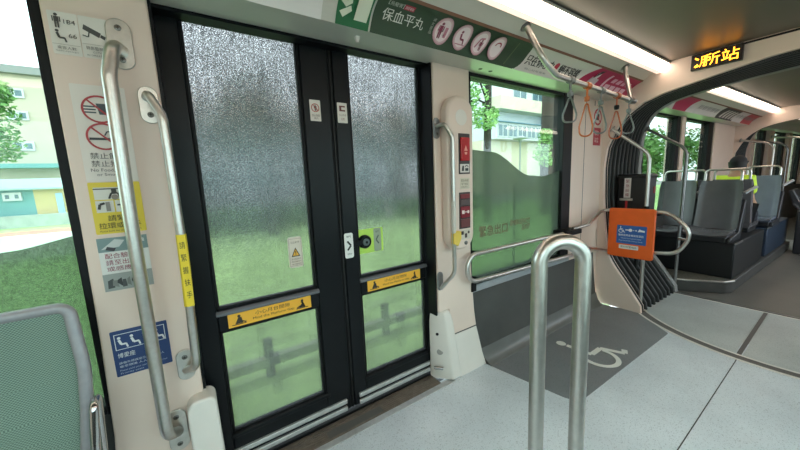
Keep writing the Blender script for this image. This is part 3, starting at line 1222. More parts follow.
def bellows(ha, hb, x0, x1, xa, xb, label, folds=9):
    ca, cb = full(ha), full(hb)
    r = sroot('gangway_bellows', xa @ Vector(((x0 + x1) / 2, YC, 0)), label, 'bellows')

    def ring(t, d):
        out = []
        for p, q in zip(outset(ca, d), outset(cb, d)):
            P = xa @ Vector((x0, p[0], max(0.0, p[1])))
            Q = xb @ Vector((x1, q[0], max(0.0, q[1])))
            out.append(P.lerp(Q, t))
        return out
    b = MB()
    for k in range(folds):
        t0, w = k / folds, 1.0 / folds
        b.loft([ring(t0, 0.012), ring(t0 + 0.05 * w, 0.002), ring(t0 + 0.25 * w, 0.002), ring(t0 + 0.30 * w, 0.012)], RUBBER_LIT, close=False)
        b.loft([ring(t0 + 0.30 * w, 0.012), ring(t0 + 0.5 * w, 0.085), ring(t0 + 0.8 * w, 0.085), ring(t0 + w, 0.012)], RUBBER, close=False)  # near-black valleys: shade between the folds put into the colour
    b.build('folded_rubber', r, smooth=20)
    e = MB()
    A1, A2 = outset(ca, -0.004), outset(ca, 0.03)
    e.loft([[xa @ Vector((x0 - 0.008, *p)) for p in A1], [xa @ Vector((x0 - 0.008, *p)) for p in A2], [xa @ Vector((x0 + 0.02, *p)) for p in A2], [xa @ Vector((x0 + 0.02, *p)) for p in A1], [xa @ Vector((x0 - 0.008, *p)) for p in A1]], GASKET, close=False)
    e.build('edge_seal', r)
    return struct(r)


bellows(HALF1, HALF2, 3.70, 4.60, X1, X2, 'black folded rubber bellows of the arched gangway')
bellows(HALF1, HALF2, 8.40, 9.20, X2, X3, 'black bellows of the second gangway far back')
f5 = MB()
f5.box(8.3, 9.4, -0.75, 1.25, -0.12, 0.0005, FLOOR2)
struct(f5.build('floor', None, X2), 'grey floor of the second gangway far back', 'floor')

# black groove band along the header above the arch
hb = MB()
hb.box(3.640, 3.652, -0.42, 0.634, 2.365, 2.378, GASKET)
struct(hb.build('trim_10'), 'dark groove between ceiling and portal header', 'trim')

# ---- car one right side, rear
rw = MB()
rw.box(-2.6, 3.70, -1.24, -1.10, 0.0, 0.62, DADO)
struct(rw.build('wall_right'), 'dark lower wall on the opposite side', 'wall')
for xa, xb in ((-2.6, -2.3), (-0.4, -0.05), (1.335, 1.655), (3.05, 3.70)):
    rw = MB()
    rw.box(xa, xb, -1.22, -1.06, 0.6, 2.175, CREAM)
    struct(rw.build('wall_right'), 'cream pillar on the opposite side', 'wall')
for i, (xa, xb) in enumerate(((-2.3, -0.4), (-0.05, 1.335), (1.655, 3.05))):
    w = sroot('window_%d' % (3 + i), ((xa + xb) / 2, -1.12, 0.62), 'plain window on the opposite side', 'window')
    f = MB()
    f.box(xa, xa + 0.04, -1.20, -1.10, 0.62, 2.175, GASKET)
    f.box(xb - 0.04, xb, -1.20, -1.10, 0.62, 2.175, GASKET)
    f.box(xa + 0.04, xb - 0.04, -1.20, -1.10, 0.62, 0.65, GASKET)
    f.box(xa + 0.04, xb - 0.04, -1.20, -1.10, 2.14, 2.175, GASKET)
    f.build('window_frame', w)
    MB().box(xa + 0.04, xb - 0.04, -1.155, -1.148, 0.65, 2.14, GLASS).build('window_glass', w)
rw = MB()
rw.box(-2.72, -2.6, -1.24, 1.74, 0.0, 2.5, CREAM)  # unseen closing wall, added to keep the interior light level
struct(rw.build('wall_back'), 'unseen cream wall added behind the viewer to hold the cabin light', 'wall')

# ---- car two walls
for (xa, xb, za, zb, m, lab) in ((4.62, 8.40, 0.0, 0.80, DADO, 'dark lower side wall of the second car'),):
    b = MB()
    b.box(xa, xb, 1.575, 1.74, za, zb, m)
    struct(b.build('wall_left', None, X2), lab, 'wall')
for (xa, xb, lab) in ((5.80, 5.93, 'narrow cream post between the two far windows'), (7.22, 8.40, 'cream wall panel before the second arch')):
    b = MB()
    b.box(xa, xb, 1.56, 1.74, 0.80, 2.175, CREAM)
    struct(b.build('wall_left', None, X2, bevel=0.004), lab, 'wall')
window(6, 4.63, 5.80, 0.80, 2.175, 'first far side window behind the grey seats', X2, fl_=(0.04, 0.13))
window(7, 5.93, 7.22, 0.80, 2.175, 'second far side window beside the seated passenger', X2, fl_=(0.08, 0.22))
b = MB()
b.box(4.62, 8.40, -1.22, -1.08, 0.0, 0.80, DADO)
struct(b.build('wall_right', None, X2), 'dark lower wall on the far right of the second car', 'wall')
for xa, xb in ((4.62, 5.0), (6.2, 6.6), (7.8, 8.4)):
    b = MB()
    b.box(xa, xb, -1.22, -1.08, 0.80, 2.175, CREAM)
    struct(b.build('wall_right', None, X2), 'cream post on the far right of the second car', 'wall')
# ---- car three walls: door side with posts
b = MB()
b.box(9.2, 14.2, 1.56, 1.74, 0.0, 0.9, DADO)
struct(b.build('wall_left', None, X3), 'dark lower wall of the third car', 'wall')
for k, (xa, xb) in enumerate(((9.24, 9.4), (10.3, 10.62), (11.75, 12.05), (13.3, 14.2))):
    b = MB()
    b.box(xa, xb, 1.52, 1.74, 0.9, 2.175, CREAM)
    struct(b.build('wall_left', None, X3), 'cream upright panel in the third car', 'wall')
for k, (xa, xb) in enumerate(((9.4, 10.3), (10.62, 11.75), (12.05, 13.3))):
    window(8 + k, xa, xb, 0.9, 2.175, 'distant dark framed window in the third car', X3, fl_=(0.16, 0.16))
b = MB()
b.box(14.1, 14.2, -1.1, 1.6, 0.0, 2.4, mat('far_end', (120, 114, 106), 0.5, noise=0.05))
struct(b.build('wall_end', None, X3), 'dim end wall at the back of the third car', 'wall')
b = MB()
b.box(9.2, 14.2, -1.22, -1.1, 0.0, 2.175, CREAM)
struct(b.build('wall_right', None, X3), 'side wall of the third car on the right', 'wall')

# ================================================================ THINGS IN CAR ONE
PX = Vector((1, 0, 0))
PZ = Vector((0, 0, 1))


def plate(mb, cx, cz, w, h, y, t=0.008, m=STEEL):
    mb.prism(rrect(w, h, w * 0.49, 8, cx, cz), 'y', y - t, y, m)
    return mb


def screw(parent, x, y, z):
    b = MB()
    b.lathe((x, y, z), (0, -1, 0), [(0.0105, -0.001), (0.0105, 0.0015), (0.008, 0.003), (0.0, 0.003)], SCREW, 14)
    b.box(x - 0.006, x + 0.006, y - 0.0036, y - 0.0028, z - 0.0012, z + 0.0012, SCREWH)
    b.box(x - 0.0012, x + 0.0012, y - 0.0036, y - 0.0028, z - 0.006, z + 0.006, SCREWH)
    return b.build('screw', parent)


# --- long handrail on the left pillar
hr = thing('grab_rail', (-0.16, 1.55, 0.35), 'long thick steel grab rail bowed over the stickers on the left pillar', 'handrail')
p = fillet([(-0.145, 1.553, 1.955), (-0.158, 1.47, 1.945), (-0.178, 1.455, 1.84), (-0.186, 1.462, 1.35), (-0.186, 1.468, 0.47), (-0.160, 1.553, 0.415)], [0, 0.05, 0.12, 0.5, 0.085, 0], 10)
MB().tube(p, 0.0215, STEEL, 20).build('rail_tube', hr)
for (x, z, h) in ((-0.145, 1.978, 0.172), (-0.158, 0.42, 0.19)):
    pb = plate(MB(), x, z, 0.072, h, 1.5602).build('mounting_plate', hr, bevel=0.002)
    screw(pb, x, 1.552, z + h * 0.5 - 0.032)
    screw(pb, x, 1.552, z - h * 0.5 + 0.032)

# --- second rail by the door
hr = thing('grab_rail', (-0.07, 1.55, 0.65), 'slimmer steel grab rail with yellow label beside the left door edge', 'handrail')
p = fillet([(-0.093, 1.553, 1.80), (-0.085, 1.50, 1.80), (-0.050, 1.475, 1.72), (-0.046, 1.475, 1.2), (-0.058, 1.475, 0.72), (-0.098, 1.553, 0.68)], [0, 0.03, 0.09, 0.3, 0.06, 0], 10)
MB().tube(p, 0.0158, STEEL, 16).build('rail_tube', hr)
for (x, z) in ((-0.088, 1.772), (-0.098, 0.703)):
    pb = plate(MB(), x, z, 0.062, 0.135, 1.5602).build('mounting_plate', hr, bevel=0.002)
    screw(pb, x, 1.552, z - 0.036 if z > 1 else z + 0.036)
lb = MB()
lb.tube([(-0.0465, 1.4745, 1.275), (-0.048, 1.4742, 1.15), (-0.0495, 1.4742, 1.08), (-0.0520, 1.474, 0.985)], 0.0176, mat('yellow_label', (232, 204, 50), 0.5, noise=0.03), 18)
lb.build('yellow_label', hr)
s = Sticker((-0.060, 1.4568, 0.985), (1, 0, 0), (0, 0, 1), 0.026, 0.29, (232, 204, 50), r=0.002, thick=0.0005)
for k, ch in enumerate('請緊握扶手'):
    s.text(ch, -0.002 + 0.0012 * (4 - k) * -0.2 + 0.007, 0.235 - k * 0.05, 0.018, 0.028, (40, 36, 30))
s.build('label_print', hr)

# --- stickers on the left pillar
YW = 1.5592
DK = (74, 72, 70)
WHT = (224, 218, 210)
s = Sticker((-0.321, YW, 1.918), PX, PZ, 0.071, 0.135, WHT)
man(s, 0.02, 0.083, 0.046, DK)
s.text('184', 0.037, 0.098, 0.028, 0.014, DK)
sitter(s, 0.022, 0.038, 0.040, DK)
s.text('66', 0.044, 0.054, 0.020, 0.014, DK)
s.rect(0.002, 0.030, 0.069, 0.0312, (168, 160, 152))
s.text('乘客人數', 0.012, 0.015, 0.046, 0.010, (110, 106, 102))
s.text('Number of passengers', 0.008, 0.006, 0.054, 0.006, (130, 126, 122))
tag(s.build('capacity_sticker'), 'white sticker with standing and seated figures and numbers 184 and 66', 'sticker')
s = Sticker((-0.248, YW, 1.918), PX, PZ, 0.074, 0.135, WHT)
s.poly([(0.012, 0.108), (0.054, 0.086), (0.048, 0.070), (0.008, 0.092)], DK)
s.poly([(0.054, 0.082), (0.066, 0.076), (0.062, 0.065), (0.050, 0.072)], DK)
s.path([(0.024, 0.086), (0.020, 0.068), (0.006, 0.072)], 0.0035, DK)
s.rect(0.002, 0.044, 0.072, 0.0452, (168, 160, 152))
s.text('錄影監視中', 0.010, 0.026, 0.054, 0.012, (104, 100, 96))
s.text('CCTV', 0.026, 0.015, 0.022, 0.007, (124, 120, 116))
s.text('IN OPERATION', 0.010, 0.005, 0.052, 0.006, (124, 120, 116))
tag(s.build('camera_sticker'), 'white surveillance camera sticker beside the top of the long grab rail', 'sticker')
RED = (176, 62, 66)
s = Sticker((-0.300, YW, 1.489), PX, PZ, 0.145, 0.337, (228, 220, 212))
for cz in (0.255, 0.160):
    if cz > 0.2:
        for q in range(3):
            s.rect(0.022, cz - 0.014 + q * 0.010, 0.058, cz - 0.009 + q * 0.010, (70, 78, 84))
        s.poly([(0.066, cz - 0.018), (0.096, cz - 0.018), (0.104, cz + 0.02), (0.060, cz + 0.02)], (70, 78, 84))
    else:
        s.rect(0.028, cz - 0.012, 0.104, cz - 0.004, (60, 64, 66))
        s.path([(0.070, cz + 0.004), (0.078, cz + 0.018), (0.090, cz + 0.018), (0.094, cz + 0.028), (0.108, cz + 0.028)], 0.004, (70, 78, 84))
    s.ring(0.068, cz, 0.048, 0.0062, RED)
    s.line(0.036, cz + 0.033, 0.100, cz - 0.033, 0.0055, RED)
s.text('禁止飲食', 0.022, 0.081, 0.100, 0.022, DK)
s.text('禁止抽菸', 0.022, 0.053, 0.100, 0.022, DK)
s.text('No Food, Drink', 0.018, 0.034, 0.110, 0.013, DK)
s.text('or Smoking', 0.032, 0.017, 0.076, 0.013, DK)
tag(s.build('prohibition_sticker'), 'tall white sticker with two red no eating and no smoking circles', 'sticker')
YEL = (226, 202, 66)
s = Sticker((-0.300, YW, 1.296), PX, PZ, 0.145, 0.190, YEL)
s.rect(0.012, 0.127, 0.118, 0.172, (222, 220, 210))
s.rect(0.012, 0.080, 0.062, 0.123, (222, 220, 210))
s.rect(0.066, 0.080, 0.118, 0.123, (222, 220, 210))
s.rect(0.012, 0.164, 0.118, 0.168, (70, 66, 60))
s.line(0.068, 0.165, 0.068, 0.152, 0.014, (60, 58, 54))
s.path([(0.052, 0.130), (0.060, 0.150), (0.078, 0.150), (0.086, 0.130)], 0.006, (60, 58, 54))
s.disc(0.069, 0.135, 0.010, (150, 140, 128))
s.path([(0.020, 0.092), (0.024, 0.110), (0.038, 0.114)], 0.008, (60, 58, 54))
s.rect(0.040, 0.084, 0.052, 0.118, (140, 136, 128))
s.path([(0.072, 0.106), (0.100, 0.106), (0.108, 0.090)], 0.006, (60, 58, 54))
s.text('請緊握', 0.040, 0.047, 0.075, 0.022, (52, 46, 34))
s.text('拉環或扶手', 0.012, 0.020, 0.120, 0.022, (52, 46, 34))
s.text('Please hold the strap or handrail', 0.012, 0.006, 0.118, 0.008, (92, 82, 50))
tag(s.build('hold_strap_sticker'), 'yellow sticker showing hands holding a strap, below the red circles', 'sticker')
s = Sticker((-0.304, YW, 1.078), PX, PZ, 0.145, 0.203, (220, 222, 218))
s.rect(0.0, 0.150, 0.145, 0.203, (122, 146, 146))
s.poly([(0.008, 0.160), (0.060, 0.166), (0.078, 0.190), (0.050, 0.196)], (196, 202, 200))
s.poly([(0.020, 0.158), (0.044, 0.150), (0.050, 0.162), (0.026, 0.170)], (60, 60, 66))
s.text('新票種', 0.086, 0.178, 0.05, 0.014, (232, 236, 234))
for k, t in enumerate(('配合驗票機', '請至出入口', '或感應QR')):
    s.text(t, 0.016, 0.124 - k * 0.025, 0.110, 0.020, (142, 44, 74))
s.rect(0.0, 0.0, 0.145, 0.066, (150, 156, 152))
for k in range(9):
    s.poly([(0.010 + k * 0.014, 0.010 + 0.01 * (k % 3)), (0.030 + k * 0.012, 0.012), (0.028 + k * 0.012, 0.048 - 0.008 * (k % 2)), (0.012 + k * 0.014, 0.040)], [(70, 74, 74), (118, 122, 118), (52, 54, 56)][k % 3])
tag(s.build('notice_sticker'), 'white and grey photo notice with dark pink lettering on the left pillar', 'sticker')
BLU = (36, 62, 112)
s = Sticker((-0.316, YW, 0.732), PX, PZ, 0.176, 0.186, BLU)
s.frame(0.010, 0.108, 0.166, 0.172, 0.0025, (220, 224, 228))
for k in range(4):
    sitter(s, 0.030 + k * 0.038, 0.114, 0.048, (226, 228, 230))
s.text('博愛座', 0.014, 0.078, 0.052, 0.020, (224, 226, 230))
s.text('請優先禮讓座位給需要的人', 0.014, 0.052, 0.140, 0.010, (190, 198, 212))
s.text('敬老禮讓 人人有責', 0.014, 0.038, 0.110, 0.010, (190, 198, 212))
s.text('Please yield your seat to those in need', 0.014, 0.022, 0.146, 0.009, (170, 180, 200))
s.text('Priority seats', 0.014, 0.010, 0.07, 0.009, (170, 180, 200))
tag(s.build('priority_seat_sticker'), 'dark blue priority seat sticker low on the left pillar', 'sticker')

# --- stickers on the doors (inner face)
YD = 1.6645
s = Sticker((0.574, YD, 1.778), PX, PZ, 0.058, 0.108, (222, 212, 202))
s.ring(0.029, 0.068, 0.022, 0.004, (178, 70, 62))
man(s, 0.029, 0.052, 0.032, (70, 60, 58))
s.line(0.015, 0.083, 0.043, 0.053, 0.004, (178, 70, 62))
s.text('禁止倚靠', 0.008, 0.022, 0.042, 0.012, (110, 84, 76))
s.text('車門', 0.018, 0.008, 0.022, 0.010, (110, 84, 76))
tag(s.build('no_leaning_sticker'), 'small pale sticker with red crossed circle on the left door stile', 'sticker')
s = Sticker((0.728, YD, 1.778), PX, PZ, 0.058, 0.108, (222, 212, 202))
s.rect(0.012, 0.062, 0.046, 0.092, (112, 62, 58))
s.rect(0.024, 0.070, 0.046, 0.084, (222, 212, 202))
s.text('小心夾手', 0.008, 0.036, 0.042, 0.012, (130, 84, 76))
s.text('注意', 0.018, 0.014, 0.022, 0.014, (150, 84, 76))
tag(s.build('hand_warning_sticker'), 'small pale sticker with dark red square on the right door stile', 'sticker')


def glass_sticker(o):
    return o


YG = 1.6895
s = Sticker((0.402, YG, 1.000), PX, PZ, 0.075, 0.170, (216, 206, 190), r=0.014)
s.frame(0.004, 0.010, 0.071, 0.160, 0.0015, (132, 110, 92))
s.text('小心夾手', 0.014, 0.134, 0.047, 0.012, (120, 96, 78))
s.poly([(0.014, 0.062), (0.061, 0.062), (0.0375, 0.112)], (60, 50, 40))
s.poly([(0.021, 0.067), (0.054, 0.067), (0.0375, 0.103)], (224, 168, 60))
s.rect(0.0355, 0.078, 0.0395, 0.093, (50, 40, 30))
s.rect(0.0355, 0.071, 0.0395, 0.075, (50, 40, 30))
for k in range(3):
    s.text('請勿倚靠車門', 0.012, 0.044 - k * 0.014, 0.050, 0.009, (120, 96, 78))
tag(s.build('warning_sticker'), 'rounded beige warning triangle sticker on the left door glass', 'sticker')
s = Sticker((0.716, YD, 1.003), PX, PZ, 0.056, 0.150, (228, 228, 222), r=0.012)
s.text('開門', 0.015, 0.122, 0.026, 0.012, (50, 50, 50))
s.path([(0.018, 0.102), (0.040, 0.075), (0.018, 0.048)], 0.011, (24, 24, 26))
s.text('OPEN', 0.014, 0.020, 0.028, 0.010, (90, 90, 90))
tag(s.build('arrow_sticker'), 'white sticker with a black arrow on the right door stile', 'sticker')
# green handle plate with round knob
hk = thing('door_release_handle', (0.886, 1.686, 1.0), 'round black door release knob on a yellow green square on the glass', 'handle')
s = Sticker((0.792, YG, 1.008), PX, PZ, 0.200, 0.150, (188, 226, 96), r=0.006)
s.build('green_backing', hk)
k_ = MB()
k_.lathe((0.857, 1.688, 1.083), (0, -1, 0), [(0.042, 0), (0.042, 0.018), (0.036, 0.026), (0.0, 0.026)], BLACK, 28)
k_.build('round_knob', hk)
k_ = MB()
k_.lathe((0.857, 1.6615, 1.083), (0, -1, 0), [(0.022, 0), (0.022, 0.006), (0.018, 0.008), (0.0, 0.008)], mat('knob_grey', (92, 104, 104), 0.4), 24)
kc = k_.build('knob_centre', hk)
k_ = MB()
k_.lathe((0.857, 1.653, 1.083), (0, -1, 0), [(0.008, 0), (0.008, 0.003), (0.0, 0.003)], GASKET, 16)
k_.build('key_slot', kc)
k_ = MB()
k_.box(0.775, 0.825, 1.662, 1.688, 1.066, 1.098, BLACK)
k_.build('latch_arm', hk, bevel=0.006)
s = Sticker((0.925, YG - 0.002, 1.010), PX, PZ, 0.052, 0.146, (150, 164, 140), r=0.010)
s.path([(0.034, 0.100), (0.016, 0.074), (0.034, 0.048)], 0.009, (84, 96, 84))
s.text('關門', 0.014, 0.118, 0.024, 0.012, (96, 106, 92))
tag(s.build('arrow_sticker'), 'grey green sticker with a faint left arrow on the right door glass', 'sticker')
AMB = (238, 176, 52)


def gap_sticker(x0, x1, label):
    w = x1 - x0
    s = Sticker((x0, 1.6645, 0.766), PX, PZ, w, 0.068, AMB, r=0.003)
    bk = (48, 40, 30)
    s.text('小心月台間隙', w * 0.30, 0.037, w * 0.42, 0.021, bk)
    s.text('Mind the Platform Gap', w * 0.27, 0.012, w * 0.50, 0.016, bk)
    for sx, f in ((w * 0.12, 1), (w * 0.88, -1)):
        s.disc(sx, 0.052, 0.007, bk)
        s.poly([(sx - 0.020, 0.014), (sx + 0.016, 0.014), (sx + 0.010 * f, 0.046), (sx - 0.004 * f, 0.046)], bk)
        s.rect(sx - 0.034, 0.009, sx + 0.030, 0.013, bk)
        s.line(sx, 0.03, sx + 0.03 * f, 0.016, 0.006, bk)
    return tag(s.build('platform_gap_sticker'), label, 'sticker')


gap_sticker(0.083, 0.492, 'amber mind the gap strip on the middle bar of the left door')
gap_sticker(0.850, 1.262, 'amber mind the gap strip on the middle bar of the right door')

# --- emergency column by the right door post
ec = thing('emergency_control_column', (1.49, 1.54, 0.97), 'tall rounded cream column with red emergency switches beside the door', 'control panel')
b = MB()
b.prism(rrect(0.232, 1.00, 0.10, 10, 1.497, 1.462), 'y', 1.485, 1.5605, CREAM)
b.build('column_body', ec, bevel=0.02, segs=4)
YE = 1.4848
b = MB()
b.prism(rrect(0.10, 0.10, 0.049, 8, 1.500, 1.83), 'y', YE - 0.001, YE + 0.004, CREAM_W)
b.build('badge', ec, bevel=0.001)


def panel(x0, x1, z0, z1, c, t=0.004):
    b = MB()
    b.box(x0, x1, YE - t, YE + 0.004, z0, z1, mat('p_%d_%d_%d' % tuple(c), c, 0.4))
    return b


pp = panel(1.472, 1.572, 1.47, 1.73, (52, 40, 40)).build('upper_switch_panel', ec, bevel=0.002)
b = MB()
b.box(1.482, 1.562, YE - 0.016, YE - 0.003, 1.555, 1.705, mat('red_cover', (176, 36, 40), 0.25))
b.build('red_cover', pp, bevel=0.004)
s = Sticker((1.482, YE - 0.0165, 1.555), PX, PZ, 0.08, 0.15, None, thick=0)
s.poly([(0.040, 0.100), (0.056, 0.064), (0.024, 0.064)], (226, 150, 132))
s.poly([(0.028, 0.056), (0.052, 0.056), (0.048, 0.040), (0.032, 0.040)], (226, 150, 132))
s.build('cover_symbol', pp)
s = Sticker((1.480, YE - 0.0045, 1.480), PX, PZ, 0.084, 0.055, (212, 206, 198), thick=0.001)
s.poly([(0.012, 0.010), (0.034, 0.010), (0.034, 0.044), (0.020, 0.044)], (40, 40, 40))
s.ring(0.058, 0.030, 0.018, 0.006, (40, 40, 40), 20, 160)
s.rect(0.044, 0.010, 0.074, 0.028, (40, 40, 40))
s.build('phone_symbol', pp)
s = Sticker((1.482, YE - 0.001, 1.372), PX, PZ, 0.086, 0.072, (208, 198, 178), thick=0.001)
s.text('緊急時請', 0.008, 0.046, 0.068, 0.018, (110, 92, 72))
s.text('按下按鈕', 0.010, 0.026, 0.062, 0.014, (110, 92, 72))
s.text('EMERGENCY', 0.010, 0.008, 0.064, 0.010, (130, 110, 86))
s.build('instruction_label', ec)
pp = panel(1.470, 1.572, 1.105, 1.350, (64, 52, 52)).build('lower_switch_panel', ec, bevel=0.002)
for z0, z1, c in ((1.308, 1.338, (120, 40, 44)), (1.180, 1.255, (126, 26, 40)), (1.115, 1.170, (108, 60, 60)), (1.262, 1.302, (88, 74, 74))):
    b = MB()
    b.box(1.478, 1.564, YE - 0.010, YE - 0.003, z0, z1, mat('k_%d_%d' % (c[0], c[1]), c, 0.35))
    b.build('button_cover', pp, bevel=0.002)
s = Sticker((1.478, YE - 0.0105, 1.180), PX, PZ, 0.086, 0.075, None, thick=0)
s.rect(0.008, 0.026, 0.032, 0.050, (226, 206, 200))
s.line(0.036, 0.038, 0.052, 0.038, 0.006, (226, 206, 200))
s.disc(0.066, 0.038, 0.011, (226, 206, 200))
s.build('switch_symbols', pp)
s = Sticker((1.470, YE - 0.001, 1.030), PX, PZ, 0.10, 0.066, (206, 198, 182), thick=0.001)
s.rect(0.008, 0.034, 0.038, 0.058, (52, 46, 40))
s.rect(0.048, 0.010, 0.070, 0.040, (52, 46, 40))
s.disc(0.084, 0.046, 0.010, (52, 46, 40))
s.build('instruction_label', ec)
b = MB()
b.lathe((1.530, YE, 1.005), (0, -1, 0), [(0.014, -0.002), (0.014, 0.004), (0.010, 0.006), (0, 0.006)], SCREW, 16)
b.build('key_lock', ec)

hr = thing('grab_rail', (1.39, 1.55, 0.70), 'slim steel grab rail on the right pillar beside the red switches', 'handrail')
p = fillet([(1.352, 1.553, 1.775), (1.36, 1.49, 1.785), (1.398, 1.462, 1.70), (1.398, 1.462, 0.82), (1.352, 1.553, 0.70)], [0, 0.035, 0.06, 0.10, 0], 10)
MB().tube(p, 0.0135, STEEL, 16).build('rail_tube', hr)
for z in (1.765, 0.752):
    pb = plate(MB(), 1.350, z, 0.052, 0.13, 1.5602, m=STEEL_D).build('mounting_plate', hr, bevel=0.002)
    screw(pb, 1.350, 1.552, z - 0.035)
b = MB()
b.tube([(1.398, 1.462, 1.30), (1.398, 1.462, 1.10)], 0.0155, mat('white_tape', (206, 200, 190), 0.5))
b.build('rail_label', hr)
b = MB()
b.prism([(1.385, 1.02), (1.425, 1.00), (1.455, 1.05), (1.452, 1.098), (1.420, 1.105), (1.385, 1.09)], 'y', 1.448, 1.476, mat('yellow_tag', (224, 192, 84), 0.5))
b.build('yellow_tag', hr, bevel=0.004)

# --- window rail beside the wheelchair space
wr_ = thing('window_guard_rail', (2.2, 1.50, 0.70), 'long steel guard rail loop in front of the right window', 'handrail')
p = fillet([(3.02, 1.50, 0.895), (1.555, 1.50, 0.905), (1.555, 1.50, 0.705), (2.98, 1.50, 0.665)], [0, 0.098, 0.098, 0], 12)
MB().tube(p, 0.0165, STEEL, 16).build('rail_tube', wr_)
for (x, z) in ((1.70, 0.905), (1.70, 0.703), (2.86, 0.67)):
    MB().tube([(x, 1.50, z), (x, 1.585, z - 0.01)], 0.012, GASKET, 12).build('wall_bracket', wr_)
b = MB()
b.box(2.80, 3.06, 1.455, 1.60, 0.872, 0.918, GASKET)
b.build('hinge_block', wr_, bevel=0.008)

# --- swing barrier with orange board
sb = thing('swing_barrier', (3.5, 1.3, 0.6), 'steel loop barrier reaching from the wall hinge across to the pole', 'barrier')
p = fillet([(3.00, 1.515, 0.915), (3.20, 1.465, 0.937), (3.615, 1.525, 1.049), (3.615, 0.955, 1.049), (3.615, 0.787, 0.872), (3.615, 0.887, 0.673), (3.615, 1.48, 0.61), (3.02, 1.515, 0.74)], [0, 0.10, 0.09, 0.20, 0.14, 0.14, 0.10, 0], 12)
MB().tube(p, 0.0165, STEEL, 16).build('barrier_tube', sb)
b = MB()
b.tube([(3.615, 0.828, 0.81), (3.675, 0.896, 0.81)], 0.012, STEEL)
b.build('latch_stub', sb)
ob = thing('orange_backrest_board', (3.65, 1.27, 0.55), 'square orange board with blue wheelchair label on the loop barrier', 'board')
b = MB()
b.prism(rrect(0.387, 0.494, 0.02, 5, 1.242, 0.828), 'x', 3.560, 3.597, ORANGE)
b.build('board_panel', ob, bevel=0.008, segs=3)
s = Sticker((3.5595, 1.355, 0.722), (0, -1, 0), PZ, 0.250, 0.185, (44, 92, 160), r=0.006)
wheelchair(s, 0.012, 0.108, 0.066, (232, 234, 236))
s.line(0.075, 0.140, 0.108, 0.140, 0.010, (232, 234, 236))
s.disc(0.118, 0.140, 0.016, (232, 234, 236))
s.rect(0.142, 0.136, 0.150, 0.144, (232, 234, 236))
s.rect(0.160, 0.134, 0.172, 0.146, (232, 234, 236))
s.poly([(0.178, 0.128), (0.205, 0.132), (0.236, 0.128), (0.236, 0.146), (0.205, 0.150), (0.192, 0.158)], (232, 234, 236))
s.text('輪椅使用者專用背靠板', 0.018, 0.076, 0.212, 0.022, (236, 238, 240))
s.text('Wheelchair backrest board', 0.040, 0.050, 0.17, 0.014, (190, 206, 228))
s.text('Please fasten before the car moves', 0.024, 0.026, 0.20, 0.014, (190, 206, 228))
s.build('blue_label', ob)
s = Sticker((3.5595, 1.330, 0.669), (0, -1, 0), PZ, 0.165, 0.040, (226, 222, 214), r=0.004)
s.text('請勿放置物品', 0.012, 0.010, 0.14, 0.022, (48, 46, 46))
s.build('white_label', ob)

# --- poles at the gangway
def pole(base, corner, end, rad, label, xf=X1, m=STEEL, coll=True):
    r = thing('grab_pole', xf @ Vector(base), label, 'pole')
    pts = fillet([base, corner, end], [0, 0.17, 0], 12)
    MB().tube(pts, rad, m, 16).build('pole_tube', r, xf)
    if coll:
        MB().lathe(base, (0, 0, 1), [(0.032, 0), (0.032, 0.012), (rad + 0.001, 0.02), (rad, 0.02)], STEEL_D).build('base_flange', r, xf)
    d = (Vector(end) - Vector(corner)).normalized()
    MB().lathe(Vector(end) - d * 0.012, d, [(0.034, 0), (0.034, 0.010), (0.0, 0.010)], STEEL_D).build('wall_flange', r, xf)
    return r


p1 = pole((3.775, 1.185, 0.0), (3.775, 1.195, 1.60), (3.645, 1.490, 1.875), 0.0165, 'steel pole behind the orange board, bent to the wall at the top')
b = MB()
b.tube([(3.775, 1.189, 1.05), (3.775, 1.189, 1.085)], 0.024, GASKET)
b.build('clamp', p1)
pole((4.655, 1.165, 0.0), (4.66, 1.16, 1.66), (4.585, 1.53, 1.93), 0.016, 'darker steel pole on the far side of the gangway by the seat step', X2, STEEL_D)

# --- black box behind pole
bb = thing('black_equipment_box', (3.98, 1.36, 0.60), 'black upright box with white strip label behind the orange board', 'box')
b = MB()
b.prism(rrect(0.285, 0.80, 0.02, 4, 1.362, 1.005), 'x', 3.90, 4.10, BOXB)
b.build('box_body', bb, bevel=0.012)
b = MB()
b.prism(rrect(0.30, 0.035, 0.012, 4, 1.362, 1.382), 'x', 3.892, 4.108, BOXB)
b.build('box_lid', bb, bevel=0.008)
s = Sticker((3.8992, 1.440, 1.155), (0, -1, 0), PZ, 0.062, 0.215, (222, 216, 212), r=0.003)
for k, ch in enumerate('緊急設備'):
    s.text(ch, 0.014, 0.160 - k * 0.048, 0.034, 0.034, (150, 60, 70))
s.build('strip_label', bb)
b = MB()
b.box(3.885, 3.899, 1.355, 1.475, 1.125, 1.150, STEEL)
b.build('latch_plate', bb, bevel=0.003)
b = MB()
b.box(3.886, 3.897, 1.400, 1.418, 1.03, 1.125, mat('red_tag', (188, 44, 48), 0.5))
b.build('red_tag', bb, bevel=0.002)
b = MB()
b.box(4.02, 4.07, 1.2145, 1.219, 1.20, 1.27, mat('red_mark', (150, 40, 44), 0.5))
b.build('red_side_mark', bb)
b = MB()
b.box(4.10, 4.16, 1.30, 1.42, 0.62, 1.30, BOXB)
b.tube([(4.13, 1.36, 0.60), (4.13, 1.36, 0.0)], 0.02, BOXB)
b.build('stand', bb)

